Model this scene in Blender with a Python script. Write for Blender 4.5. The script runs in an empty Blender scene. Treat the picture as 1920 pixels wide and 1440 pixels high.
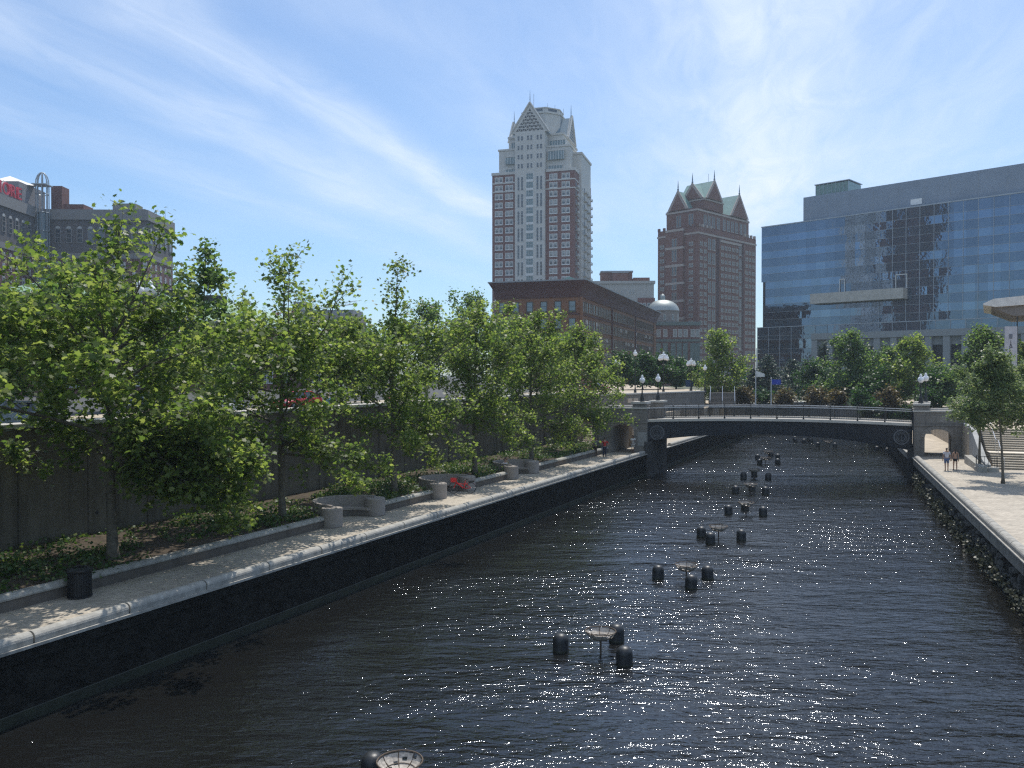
import bpy, math, random
import numpy as np
from mathutils import Vector, Matrix
R = math.radians
PI = math.pi
C = bpy.context.scene.collection
SC = bpy.context.scene

# ------------------------------------------------------------------ camera
FP = 1550.0                      # focal length in pixels of the 1920 px wide photograph
CZ = 9.8                         # eye above the water
HZ = 700.0                       # horizon row
cam = bpy.data.objects.new('camera', bpy.data.cameras.new('camera'))
C.objects.link(cam)
cam.location = (0, 0, CZ)
cam.data.sensor_width = 36.0
cam.data.lens = FP / 1920 * 36.0
cam.data.clip_start = 0.3
cam.data.clip_end = 3000
cam.rotation_euler = (R(90) - math.atan((720 - HZ) / FP), 0, 0)
SC.camera = cam

# ------------------------------------------------------------------ light
SUN_AZ, SUN_EL = 20.0, 64.0
SC.view_settings.view_transform = 'Standard'
SC.view_settings.look = 'None'
SC.view_settings.exposure = 0.0
SC.view_settings.gamma = 1.0
SC.cycles.max_bounces = 7
SC.cycles.diffuse_bounces = 3
SC.cycles.glossy_bounces = 3
SC.cycles.transmission_bounces = 4
SC.cycles.transparent_max_bounces = 8
SC.cycles.volume_bounces = 0
SC.cycles.sample_clamp_indirect = 4.0
SC.cycles.caustics_reflective = False
SC.cycles.caustics_refractive = False
SC.cycles.use_denoising = False
SC.cycles.use_adaptive_sampling = False
SC.cycles.filter_width = 1.3
sl = bpy.data.lights.new('sun', 'SUN')
sl.energy = 4.6
sl.angle = R(0.53)
sl.color = (1.0, 0.955, 0.88)
so = bpy.data.objects.new('sun', sl)
C.objects.link(so)
sd = Vector((math.sin(R(SUN_AZ)) * math.cos(R(SUN_EL)), math.cos(R(SUN_AZ)) * math.cos(R(SUN_EL)), math.sin(R(SUN_EL))))
so.rotation_euler = sd.to_track_quat('Z', 'Y').to_euler()
so.location = (20, 20, 80)

W = bpy.data.worlds.new("World")
SC.world = W
W.use_nodes = True
wn, wl = W.node_tree.nodes, W.node_tree.links
wn.clear()


def N(nodes, t, **k):
    n = nodes.new(t)
    for a, b in k.items():
        setattr(n, a, b)
    return n


def mth(nodes, links, op, a, b=None, c=None, clamp=False):
    n = nodes.new('ShaderNodeMath')
    n.operation = op
    n.use_clamp = clamp
    for i, v in enumerate((a, b, c)):
        if v is None:
            continue
        if isinstance(v, (int, float)):
            n.inputs[i].default_value = v
        else:
            links.new(v, n.inputs[i])
    return n.outputs[0]


def mixc(nodes, links, f, a, b, mode='MIX'):
    n = nodes.new('ShaderNodeMix')
    n.data_type = 'RGBA'
    n.blend_type = mode
    for s, v in ((n.inputs[0], f), (n.inputs[6], a), (n.inputs[7], b)):
        if isinstance(v, (int, float)):
            s.default_value = v
        elif isinstance(v, tuple):
            s.default_value = v if len(v) == 4 else (*v, 1)
        else:
            links.new(v, s)
    return n.outputs[2]


sky = N(wn, 'ShaderNodeTexSky', sky_type='NISHITA')
sky.sun_disc = False
sky.sun_elevation = R(SUN_EL)
sky.sun_rotation = R(SUN_AZ)
sky.air_density = 1.0
sky.dust_density = 0.6
sky.ozone_density = 2.2
tc = N(wn, 'ShaderNodeTexCoord')
sp = N(wn, 'ShaderNodeSeparateXYZ')
wl.new(tc.outputs['Generated'], sp.inputs[0])
dz = mth(wn, wl, 'MAXIMUM', sp.outputs[2], 0.03)
cx = mth(wn, wl, 'DIVIDE', sp.outputs[0], dz)
cy = mth(wn, wl, 'DIVIDE', sp.outputs[1], dz)
cu = mth(wn, wl, 'SUBTRACT', mth(wn, wl, 'MULTIPLY', cx, 0.965), mth(wn, wl, 'MULTIPLY', cy, 0.26))
cv = mth(wn, wl, 'ADD', mth(wn, wl, 'MULTIPLY', cx, 0.26), mth(wn, wl, 'MULTIPLY', cy, 0.965))


def cloud_noise(su, sv, seed, detail, dist=0.0, rough=0.55):
    cb = N(wn, 'ShaderNodeCombineXYZ')
    wl.new(mth(wn, wl, 'MULTIPLY', cu, su), cb.inputs[0])
    wl.new(mth(wn, wl, 'MULTIPLY', cv, sv), cb.inputs[1])
    cb.inputs[2].default_value = seed
    nz = N(wn, 'ShaderNodeTexNoise')
    nz.inputs['Scale'].default_value = 1.0
    nz.inputs['Detail'].default_value = detail
    nz.inputs['Roughness'].default_value = rough
    nz.inputs['Distortion'].default_value = dist
    wl.new(cb.outputs[0], nz.inputs['Vector'])
    return nz.outputs[0]


n1 = cloud_noise(1.5, 0.8, 3.1, 7, 0.6)
n2 = cloud_noise(6.0, 1.6, 9.7, 8, 0.8, 0.62)
n3 = cloud_noise(0.55, 0.3, 5.3, 4, 0.3)
cuw = mth(wn, wl, 'ADD', cu, mth(wn, wl, 'MULTIPLY', mth(wn, wl, 'SUBTRACT', n1, 0.5), 0.42))


def streak(u0, w, amp):
    q = mth(wn, wl, 'DIVIDE', mth(wn, wl, 'SUBTRACT', cuw, u0), w)
    e = mth(wn, wl, 'EXPONENT', mth(wn, wl, 'MULTIPLY', mth(wn, wl, 'MULTIPLY', q, q), -1.0))
    return mth(wn, wl, 'MULTIPLY', e, amp)


dens = streak(-1.50, 0.15, 0.50)
for a in ((-1.98, 0.26, 0.42), (-2.7, 0.3, 0.26), (-0.95, 0.16, 0.16), (0.10, 0.28, 0.40), (0.75, 0.7, 0.30), (-0.2, 0.6, 0.30), (1.9, 0.6, 0.22)):
    dens = mth(wn, wl, 'ADD', dens, streak(*a))
tex = mth(wn, wl, 'ADD', mth(wn, wl, 'MULTIPLY', n2, 1.5), mth(wn, wl, 'MULTIPLY', n3, 1.0))
tex = mth(wn, wl, 'SUBTRACT', tex, 0.42, clamp=False)
dens = mth(wn, wl, 'MULTIPLY', dens, mth(wn, wl, 'MAXIMUM', tex, 0.0), clamp=True)
wash = mth(wn, wl, 'MULTIPLY', mth(wn, wl, 'SUBTRACT', n3, 0.36, clamp=True), 1.0, clamp=True)
dens = mth(wn, wl, 'ADD', dens, mth(wn, wl, 'MULTIPLY', wash, 0.55), clamp=True)
# the fade of the cirrus sheet towards the horizon
fade = N(wn, 'ShaderNodeMapRange')
fade.inputs[1].default_value = 0.02
fade.inputs[2].default_value = 0.20
wl.new(sp.outputs[2], fade.inputs[0])
dens = mth(wn, wl, 'MULTIPLY', dens, fade.outputs[0], clamp=True)
skyc = mixc(wn, wl, 1.0, sky.outputs[0], (0.82, 1.0, 1.15), 'MULTIPLY')
cloud = mixc(wn, wl, dens, skyc, (6.6, 7.4, 8.6))
bg = N(wn, 'ShaderNodeBackground')
bg.inputs[1].default_value = 0.134
wl.new(cloud, bg.inputs[0])
wo = N(wn, 'ShaderNodeOutputWorld')
wl.new(bg.outputs[0], wo.inputs[0])

# ------------------------------------------------------------------ materials
MATS = {}


def mat(name, col, rough=0.8, metal=0.0, var=0.15, vscale=1.5, bump=0.0, bscale=20, spec=0.5, emis=0, kind=None, stain=0.0, **kw):
    if name in MATS:
        return MATS[name]
    m = bpy.data.materials.new(name)
    MATS[name] = m
    m.use_nodes = True
    n, l = m.node_tree.nodes, m.node_tree.links
    b = n['Principled BSDF']
    b.inputs['Roughness'].default_value = rough
    b.inputs['Metallic'].default_value = metal
    b.inputs['Specular IOR Level'].default_value = spec
    tcn = N(n, 'ShaderNodeTexCoord')
    vec = tcn.outputs['Object']
    nz = N(n, 'ShaderNodeTexNoise')
    nz.inputs['Scale'].default_value = vscale
    nz.inputs['Detail'].default_value = 6
    nz.inputs['Roughness'].default_value = 0.6
    l.new(vec, nz.inputs['Vector'])
    mr = N(n, 'ShaderNodeMapRange')
    mr.inputs[1].default_value = 0.3
    mr.inputs[2].default_value = 0.7
    mr.inputs[3].default_value = 1 - var
    mr.inputs[4].default_value = 1 + var
    l.new(nz.outputs[0], mr.inputs[0])
    base = (*col, 1)
    if kind == 'pave':       # small square setts with pale and dark ones
        br = N(n, 'ShaderNodeTexBrick')
        br.offset = 0.5
        br.inputs['Scale'].default_value = kw.get('s', 4.0)
        br.inputs['Mortar Size'].default_value = 0.015
        br.inputs['Brick Width'].default_value = 0.9
        br.inputs['Row Height'].default_value = 0.5
        br.inputs['Color1'].default_value = (*[c * 1.12 for c in col], 1)
        br.inputs['Color2'].default_value = (*[c * 0.8 for c in col], 1)
        br.inputs['Mortar'].default_value = (*[c * 0.4 for c in col], 1)
        l.new(vec, br.inputs['Vector'])
        base = br.outputs['Color']
    if kind == 'block':      # ashlar or precast joints on upright faces
        mp = N(n, 'ShaderNodeMapping')
        mp.inputs['Rotation'].default_value = (R(90), 0, 0)
        l.new(vec, mp.inputs[0])
        br = N(n, 'ShaderNodeTexBrick')
        br.inputs['Scale'].default_value = 1.0
        br.inputs['Mortar Size'].default_value = kw.get('mort', 0.012)
        br.inputs['Brick Width'].default_value = kw.get('bw', 1.4)
        br.inputs['Row Height'].default_value = kw.get('bh', 0.6)
        br.inputs['Color1'].default_value = (*[c * 1.08 for c in col], 1)
        br.inputs['Color2'].default_value = (*[c * 0.86 for c in col], 1)
        br.inputs['Mortar'].default_value = (*[c * 0.45 for c in col], 1)
        l.new(mp.outputs[0], br.inputs['Vector'])
        base = br.outputs['Color']
    colr = mixc(n, l, 1.0, base, mr.outputs[0], 'MULTIPLY')
    if stain:
        mp = N(n, 'ShaderNodeMapping')
        mp.inputs['Scale'].default_value = (1.3, 1.3, 0.12)
        l.new(vec, mp.inputs[0])
        n4 = N(n, 'ShaderNodeTexNoise')
        n4.inputs['Scale'].default_value = 1.6
        n4.inputs['Detail'].default_value = 7
        l.new(mp.outputs[0], n4.inputs['Vector'])
        m2 = N(n, 'ShaderNodeMapRange')
        m2.inputs[1].default_value = 0.45
        m2.inputs[2].default_value = 0.75
        m2.inputs[3].default_value = 1.0
        m2.inputs[4].default_value = 1 - stain
        l.new(n4.outputs[0], m2.inputs[0])
        colr = mixc(n, l, 1.0, colr, m2.outputs[0], 'MULTIPLY')
    l.new(colr, b.inputs['Base Color'])
    if bump:
        n5 = N(n, 'ShaderNodeTexNoise')
        n5.inputs['Scale'].default_value = bscale
        n5.inputs['Detail'].default_value = 4
        l.new(vec, n5.inputs['Vector'])
        bp = N(n, 'ShaderNodeBump')
        bp.inputs['Strength'].default_value = bump
        bp.inputs['Distance'].default_value = kw.get('bd', 0.03)
        l.new(n5.outputs[0], bp.inputs['Height'])
        l.new(bp.outputs[0], b.inputs['Normal'])
    if emis:
        b.inputs['Emission Color'].default_value = (*col, 1)
        b.inputs['Emission Strength'].default_value = emis
    return m


def leafmat(name, c1, c2, c3, trans, tmix=0.42, rough=0.42):
    m = bpy.data.materials.new(name)
    MATS[name] = m
    m.use_nodes = True
    n, l = m.node_tree.nodes, m.node_tree.links
    b = n['Principled BSDF']
    b.inputs['Roughness'].default_value = rough
    b.inputs['Specular IOR Level'].default_value = 0.28
    g = N(n, 'ShaderNodeNewGeometry')
    cr = N(n, 'ShaderNodeValToRGB')
    e = cr.color_ramp.elements
    e[0].position = 0.0
    e[0].color = (*c1, 1)
    e[1].position = 1.0
    e[1].color = (*c3, 1)
    k = cr.color_ramp.elements.new(0.55)
    k.color = (*c2, 1)
    l.new(g.outputs['Random Per Island'], cr.inputs[0])
    l.new(cr.outputs[0], b.inputs['Base Color'])
    t = N(n, 'ShaderNodeBsdfTranslucent')
    tcol = mixc(n, l, 1.0, cr.outputs[0], (*trans, 1), 'MULTIPLY')
    l.new(tcol, t.inputs[0])
    mx = N(n, 'ShaderNodeMixShader')
    mx.inputs[0].default_value = tmix
    l.new(b.outputs[0], mx.inputs[1])
    l.new(t.outputs[0], mx.inputs[2])
    l.new(mx.outputs[0], n['Material Output'].inputs[0])
    return m


CONC = mat('concrete_wall', (0.155, 0.135, 0.11), 0.95, spec=.15, var=0.18, vscale=0.7, bump=0.25, bscale=9, stain=0.45)
CONC2 = mat('concrete_bench', (0.30, 0.265, 0.235), 0.9, var=0.1, vscale=3, bump=0.2, bscale=40)
COPE = mat('granite_coping', (0.36, 0.345, 0.31), 0.85, var=0.22, vscale=5, bump=0.4, bscale=30, stain=0.35, spec=.25)
GRAN = mat('granite_blocks', (0.20, 0.185, 0.165), 0.85, var=0.16, vscale=1.0, bump=0.3, bscale=12, kind='block', bw=1.6, bh=0.75, stain=0.25)
GRAN_CAP = mat('granite_cap', (0.46, 0.44, 0.40), 0.75, var=0.1, vscale=3, bump=0.2)
QUAY = mat('quay_stone', (0.16, 0.15, 0.13), 0.85, var=0.3, vscale=1.3, bump=0.5, bscale=5, bd=0.08, kind='block', bw=1.25, bh=0.62, stain=0.4)
QUAYD = mat('quay_stone_shaded', (0.016, 0.016, 0.014), 0.85, spec=.12, stain=.3, var=0.5, vscale=2.0, bump=0.9, bscale=4, bd=0.15)  # near-black base colour carries the shade on the canal faces
PAVE = mat('paving_setts', (0.41, 0.36, 0.29), 0.85, var=0.16, vscale=0.8, bump=0.3, bscale=14, kind='pave', s=4.0)
PAVE2 = mat('paving_slabs', (0.44, 0.37, 0.28), 0.85, var=0.14, vscale=0.6, bump=0.1, bscale=14, kind='pave', s=1.0)
SOIL = mat('soil_mulch', (0.06, 0.044, 0.028), 0.95, var=0.5, vscale=3, bump=0.9, bscale=14, bd=0.06)
ASPH = mat('asphalt', (0.06, 0.06, 0.06), 0.9, var=0.2, vscale=0.5, bump=0.2)
IRON = mat('bridge_paint', (0.008, 0.011, 0.018), 0.5, var=0.2, vscale=2, spec=0.4)
BLACK = mat('black_metal', (0.012, 0.013, 0.014), 0.4, var=0.1)
BUOY = mat('buoy_paint', (0.022, 0.024, 0.026), 0.42, var=0.3, vscale=6, bump=0.15, bscale=20)
RUST = mat('brazier_steel', (0.10, 0.075, 0.055), 0.7, metal=0.3, var=0.4, vscale=9)
MESHM = mat('brazier_mesh', (0.42, 0.38, 0.33), 0.75, var=0.4, vscale=12)
BARK = mat('bark', (0.12, 0.105, 0.08), 0.95, var=0.45, vscale=5, bump=0.6, bscale=14, bd=0.03)
BARKD = mat('bark_dark', (0.06, 0.05, 0.04), 0.95, var=0.4, vscale=5, bump=0.6, bscale=14)
WHITEG = mat('globe_glass', (0.85, 0.85, 0.85), 0.25, var=0.02, spec=0.6)
STEEL = mat('handrail_steel', (0.55, 0.55, 0.55), 0.3, metal=0.9, var=0.05)
POLE = mat('pale_pole', (0.55, 0.55, 0.55), 0.4, var=0.05)
L_PLANE = leafmat('plane_leaf', (0.050, 0.088, 0.026), (0.102, 0.145, 0.036), (0.19, 0.22, 0.075), (2.55, 2.6, 1.6), 0.50)
L_STREET = leafmat('street_leaf', (0.05, 0.092, 0.034), (0.07, 0.12, 0.042), (0.12, 0.165, 0.065), (2.7, 2.7, 1.5), 0.45)
L_DARK = leafmat('dark_leaf', (0.025, 0.06, 0.018), (0.035, 0.08, 0.022), (0.06, 0.11, 0.03), (1.8, 2.0, 1.0), 0.3)
L_OLIVE = leafmat('locust_leaf', (0.075, 0.115, 0.050), (0.105, 0.150, 0.065), (0.20, 0.235, 0.12), (2.2, 2.2, 1.5), 0.40)
L_BROWN = leafmat('bronze_leaf', (0.07, 0.05, 0.03), (0.10, 0.075, 0.035), (0.17, 0.14, 0.06), (1.6, 1.6, 1.0), 0.3)
L_CONIF = leafmat('needle_leaf', (0.018, 0.042, 0.025), (0.028, 0.06, 0.035), (0.05, 0.09, 0.05), (1.2, 1.4, 1.0), 0.15)
L_GROUND = leafmat('groundcover_leaf', (0.03, 0.07, 0.018), (0.06, 0.11, 0.03), (0.16, 0.18, 0.07), (1.8, 2.0, 1.0), 0.3)


# ------------------------------------------------------------------ mesh helpers
class MB:
    def __init__(s):
        s.v, s.f, s.m = [], [], []

    def add(s, vs, fs, mi=0):
        o = len(s.v)
        s.v += [tuple(v) for v in vs]
        s.f += [tuple(i + o for i in f) for f in fs]
        s.m += [mi] * len(fs)
        return s

    def box(s, x0, x1, y0, y1, z0, z1, mi=0):
        return s.add([(x0, y0, z0), (x1, y0, z0), (x1, y1, z0), (x0, y1, z0), (x0, y0, z1), (x1, y0, z1), (x1, y1, z1), (x0, y1, z1)],
                     [(0, 3, 2, 1), (4, 5, 6, 7), (0, 1, 5, 4), (1, 2, 6, 5), (2, 3, 7, 6), (3, 0, 4, 7)], mi)

    def prism(s, poly, z0, z1, mi=0):
        n = len(poly)
        a = sum(poly[i][0] * poly[(i + 1) % n][1] - poly[(i + 1) % n][0] * poly[i][1] for i in range(n))
        if a < 0:
            poly = poly[::-1]
        vs = [(p[0], p[1], z0) for p in poly] + [(p[0], p[1], z1) for p in poly]
        fs = [tuple(range(n - 1, -1, -1)), tuple(range(n, 2 * n))] + [(i, (i + 1) % n, n + (i + 1) % n, n + i) for i in range(n)]
        return s.add(vs, fs, mi)

    def extr(s, poly, a, b, mi=0):
        """closed 3-D polygon a-list swept to b-list"""
        n = len(a)
        vs = list(a) + list(b)
        fs = [tuple(range(n)), tuple(range(2 * n - 1, n - 1, -1))] + [((i + 1) % n, i, n + i, n + (i + 1) % n) for i in range(n)]
        return s.add(vs, fs, mi)

    def tube(s, pts, rad, n=6, mi=0, cap=True):
        pts = [Vector(p) for p in pts]
        if isinstance(rad, (int, float)):
            rad = [rad] * len(pts)
        o = len(s.v)
        up = None
        for i, p in enumerate(pts):
            d = (pts[min(i + 1, len(pts) - 1)] - pts[max(i - 1, 0)])
            d = d.normalized() if d.length > 1e-9 else Vector((0, 0, 1))
            if up is None:
                up = Vector((0, 0, 1)) if abs(d.z) < 0.9 else Vector((1, 0, 0))
            sx = d.cross(up)
            if sx.length < 1e-6:
                sx = d.cross(Vector((0, 1, 0)))
            sx.normalize()
            up = sx.cross(d).normalized()
            for k in range(n):
                a = 2 * PI * k / n
                q = p + (sx * math.cos(a) + up * math.sin(a)) * rad[i]
                s.v.append((q.x, q.y, q.z))
        for i in range(len(pts) - 1):
            for k in range(n):
                k2 = (k + 1) % n
                s.f.append((o + i * n + k, o + i * n + k2, o + (i + 1) * n + k2, o + (i + 1) * n + k))
                s.m.append(mi)
        if cap:
            s.f.append(tuple(o + k for k in range(n - 1, -1, -1)))
            e = o + (len(pts) - 1) * n
            s.f.append(tuple(e + k for k in range(n)))
            s.m += [mi, mi]
        return s

    def lathe(s, prof, n=16, c=(0, 0, 0), mi=0):
        o = len(s.v)
        for r, z in prof:
            for k in range(n):
                a = 2 * PI * k / n
                s.v.append((c[0] + max(r, 1e-4) * math.cos(a), c[1] + max(r, 1e-4) * math.sin(a), c[2] + z))
        for i in range(len(prof) - 1):
            for k in range(n):
                k2 = (k + 1) % n
                s.f.append((o + i * n + k, o + i * n + k2, o + (i + 1) * n + k2, o + (i + 1) * n + k))
                s.m.append(mi)
        return s

    def xform(s, fn):
        s.v = [tuple(fn(*v)) for v in s.v]
        return s

    def mesh(s, name, mats, smooth=False):
        me = bpy.data.meshes.new(name)
        me.from_pydata(s.v, [], s.f)
        for m in (mats if isinstance(mats, (list, tuple)) else [mats]):
            me.materials.append(m)
        if len(set(s.m)) > 1:
            me.polygons.foreach_set('material_index', s.m)
        if smooth:
            me.polygons.foreach_set('use_smooth', [True] * len(me.polygons))
        me.update()
        return me

    def build(s, name, mats, parent=None, smooth=False, loc=None, rz=0):
        o = bpy.data.objects.new(name, s.mesh(name, mats, smooth))
        C.objects.link(o)
        if parent is not None:
            o.parent = parent
        if loc is not None:
            o.location = loc
        o.rotation_euler.z = rz
        return o


def tag(o, label=None, cat=None, group=None, kind=None):
    if label:
        o['label'] = label
    if cat:
        o['category'] = cat
    if group:
        o['group'] = group
    if kind:
        o['kind'] = kind
    return o


def thing(name, loc, rz=0, label=None, cat=None, group=None):
    o = bpy.data.objects.new(name, None)
    C.objects.link(o)
    o.location = loc
    o.rotation_euler.z = rz
    o.empty_display_size = 0.3
    return tag(o, label, cat, group)


def copy_tree(o, kids, parent=None):
    c = o.copy()
    C.objects.link(c)
    c.parent = parent
    for ch in kids.get(o, []):
        copy_tree(ch, kids, c)
    return c


def kids_of(o):
    d = {}

    def rec(x):
        d[x] = [q for q in C.objects if q.parent == x]
        for q in d[x]:
            rec(q)
    rec(o)
    return d


def at(px, py, Y):
    return ((px - 960) / FP * Y, Y, CZ - (py - HZ) / FP * Y)


# ------------------------------------------------------------------ canal frame
AL, AR = math.atan(0.477), math.atan(0.3755)
DL = Vector((math.sin(AL), math.cos(AL), 0))
NL = Vector((-math.cos(AL), math.sin(AL), 0))          # away from the water on the left
DR = Vector((math.sin(AR), math.cos(AR), 0))
NR = Vector((math.cos(AR), -math.sin(AR), 0))          # away from the water on the right
OL = Vector((-12.2, 26.25, 0))
OR_ = Vector((20.8, 33.5, 0))
WALK = 2.2


def LB(s, o, z=0.0):
    p = OL + DL * s + NL * o
    return (p.x, p.y, z)


def RB(s, o, z=0.0):
    p = OR_ + DR * s + NR * o
    return (p.x, p.y, z)


def sL(Y, o=0):                 # station along the left bank at a given depth Y
    return (Y - OL.y - NL.y * o) / DL.y


def sR(Y, o=0):
    return (Y - OR_.y - NR.y * o) / DR.y


RZL = PI / 2 - AL               # local x runs along the left bank (away from the camera)
RZR = PI / 2 - AR


def bank_sweep(fr, prof, s0, s1, name, m, parent=None, closed=True, seg=1):
    mb = MB()
    n = len(prof)
    for k in range(seg + 1):
        s = s0 + (s1 - s0) * k / seg
        for (o, z) in prof:
            mb.v.append(fr(s, o, z))
    for k in range(seg):
        for i in range(n):
            j = (i + 1) % n
            mb.f.append((k * n + i, k * n + j, (k + 1) * n + j, (k + 1) * n + i))
            mb.m.append(0)
    mb.f.append(tuple(range(n)))
    mb.f.append(tuple(seg * n + i for i in range(n - 1, -1, -1)))
    mb.m += [0, 0]
    return mb.build(name, m, parent)


# ------------------------------------------------------------------ water
WA, WC, WD = 0.165, 0.077, 0.0142


def make_water():
    m = bpy.data.materials.new('canal_water')
    m.use_nodes = True
    n, l = m.node_tree.nodes, m.node_tree.links
    b = n['Principled BSDF']
    b.inputs['Base Color'].default_value = (0.0085, 0.0085, 0.0080, 1)
    b.inputs['Roughness'].default_value = 0.085
    b.inputs['IOR'].default_value = 1.62
    b.inputs['Specular Tint'].default_value = (0.80, 0.88, 1.0, 1)
    tcn = N(n, 'ShaderNodeTexCoord')

    def nz(scx, scy, rot, detail, dist, rough=0.55):
        mp = N(n, 'ShaderNodeMapping')
        mp.inputs['Rotation'].default_value = (0, 0, rot)
        mp.inputs['Scale'].default_value = (scx, scy, 1)
        l.new(tcn.outputs['Object'], mp.inputs[0])
        t = N(n, 'ShaderNodeTexNoise')
        t.inputs['Scale'].default_value = 1
        t.inputs['Detail'].default_value = detail
        t.inputs['Distortion'].default_value = dist
        t.inputs['Roughness'].default_value = rough
        l.new(mp.outputs[0], t.inputs['Vector'])
        return t.outputs[0]
    a = nz(0.45, 1.1, R(14), 2, 0.3)
    c = nz(1.5, 4.4, R(30), 3, 0.6)
    d = nz(6.5, 11.0, R(24), 3, 0.5)
    pa = nz(0.055, 0.16, R(10), 2, 0.8)          # gusts: smooth and ruffled patches
    pr_ = N(n, 'ShaderNodeMapRange')
    pr_.inputs[1].default_value = 0.35
    pr_.inputs[2].default_value = 0.68
    pr_.inputs[3].default_value = 0.55
    pr_.inputs[4].default_value = 1.22
    l.new(pa, pr_.inputs[0])
    sx = N(n, 'ShaderNodeSeparateXYZ')
    l.new(tcn.outputs['Object'], sx.inputs[0])

    def gust(cx_, cy_, rx, ry, amp):
        u = mth(n, l, 'DIVIDE', mth(n, l, 'SUBTRACT', sx.outputs[0], cx_), rx)
        v = mth(n, l, 'DIVIDE', mth(n, l, 'SUBTRACT', sx.outputs[1], cy_), ry)
        q = mth(n, l, 'ADD', mth(n, l, 'MULTIPLY', u, u), mth(n, l, 'MULTIPLY', v, v))
        return mth(n, l, 'MULTIPLY', mth(n, l, 'EXPONENT', mth(n, l, 'MULTIPLY', q, -1.0)), amp)
    st = mth(n, l, 'ADD', pr_.outputs[0], mth(n, l, 'ADD', gust(21.5, 50.0, 3.8, 4.2, 1.25), gust(12.0, 19.5, 7, 5, 0.22)))
    h = mth(n, l, 'ADD', mth(n, l, 'MULTIPLY', a, WA), mth(n, l, 'ADD', mth(n, l, 'MULTIPLY', c, WC), mth(n, l, 'MULTIPLY', d, WD)))
    h = mth(n, l, 'MULTIPLY', h, st)
    bp = N(n, 'ShaderNodeBump')
    bp.inputs['Strength'].default_value = 1.0
    bp.inputs['Distance'].default_value = 1.0
    l.new(h, bp.inputs['Height'])
    l.new(bp.outputs[0], b.inputs['Normal'])
    mb = MB()
    mb.add([LB(-70, 0.3), LB(150, 0.3), RB(150, 0.3), RB(-70, 0.3)], [(0, 3, 2, 1)])
    tag(mb.build('water', m), kind='structure')


make_water()

# ------------------------------------------------------------------ left bank
S0, S1 = -48.0, 118.0
lq = thing('quay_wall', LB(0, 0), 0, 'dark stone canal wall with rounded granite coping below the tree-shaded walkway', 'canal wall')


def rebase(o, root):
    """meshes are built in world coordinates; move them under a root that is not rotated"""
    o.data.transform(Matrix.Translation(-Vector(root.location)))
    o.parent = root
    return o


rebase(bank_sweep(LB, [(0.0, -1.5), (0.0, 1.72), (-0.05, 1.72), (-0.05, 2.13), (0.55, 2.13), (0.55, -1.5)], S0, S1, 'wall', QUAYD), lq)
rebase(bank_sweep(LB, [(-0.02, -.5), (-0.02, .32), (-.003, .34), (-.003, -.5)], S0, S1, 'tide_band', mat('algae', (0.012, 0.016, 0.007), .6, var=.6, vscale=2), seg=1), lq)
rebase(bank_sweep(LB, [(-0.11, 2.06), (-0.11, 2.145), (0.49, 2.145), (0.49, 2.06)], S0, S1, 'ledge', COPE), lq)


def cope_mesh(L):
    mb = MB()
    pr = [(-0.0, 0.0)]
    for k in range(9):
        a = PI * k / 8
        pr.append((0.19 - 0.21 * math.cos(a), 0.15 + 0.17 * math.sin(a)))
    pr.append((0.40, 0.0))
    a = [(0.03, -o, z) for o, z in pr]
    b = [(L - 0.03, -o, z) for o, z in pr]
    n = len(a)
    mb.v = a + b
    mb.f = [tuple(range(n)), tuple(range(2 * n - 1, n - 1, -1))] + [((i + 1) % n, i, n + i, n + (i + 1) % n) for i in range(n)]
    mb.m = [0] * len(mb.f)
    return mb.mesh('coping_stone', COPE)


random.seed(4)
cmL = cope_mesh(3.2)
cmL.transform(Matrix.Scale(-1, 4, Vector((0, 1, 0))))
cmL.flip_normals()
for k in range(-14, 36):
    s = k * 3.2
    if sL(78.6) < s + 3.0 and s < sL(84.5):
        continue
    o = bpy.data.objects.new('coping_stone', cmL)
    C.objects.link(o)
    o.parent = lq
    p = Vector(LB(s, -0.02 + random.uniform(-.012, .012), 2.149)) - lq.location
    o.location = p
    o.rotation_euler.z = RZL + random.uniform(-.003, .003)

tag(bank_sweep(LB, [(0.4, 2.15), (0.4, 2.2), (3.55, 2.2), (3.55, 2.0)], S0, sL(84) + 2, 'walkway', PAVE), kind='structure')
tag(bank_sweep(LB, [(0.4, 2.15), (0.4, 2.2), (3.25, 2.2), (3.25, 2.0)], sL(84) + 2.0, S1, 'walkway_far', PAVE), kind='structure')
SP = sL(82.5, 6)        # where the stairs begin
# planting bed
BEN = [sL(42.5, 3.1), sL(51.8, 3.1), sL(61.1, 3.1)]
mb = MB()
random.seed(2)
ns = 330
OS = (3.6, 3.9, 4.3, 4.8, 5.3, 5.9, 7.0, 8.2, 9.5)
no = len(OS)
for i in range(ns + 1):
    s = S0 + (SP - 0.3 - S0) * i / ns
    for j, o in enumerate(OS):
        z = 2.60 + (o - 3.6) * 0.05 + (random.uniform(-.04, .06) if 0 < j < no - 1 else 0)
        mb.v.append(LB(s, o, z))
for i in range(ns):
    for j in range(no - 1):
        sc_, oc_ = S0 + (SP - 0.3 - S0) * (i + .5) / ns, (OS[j] + OS[j + 1]) / 2
        if any(((sc_ - b) / 1.9) ** 2 + ((oc_ - 3.4) / 2.35) ** 2 < 1 for b in BEN):
            continue
        a = i * no + j
        mb.f.append((a, a + 1, a + no + 1, a + no))
        mb.m.append(0)
tag(mb.build('soil_bed', SOIL, smooth=True), kind='structure')

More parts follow.
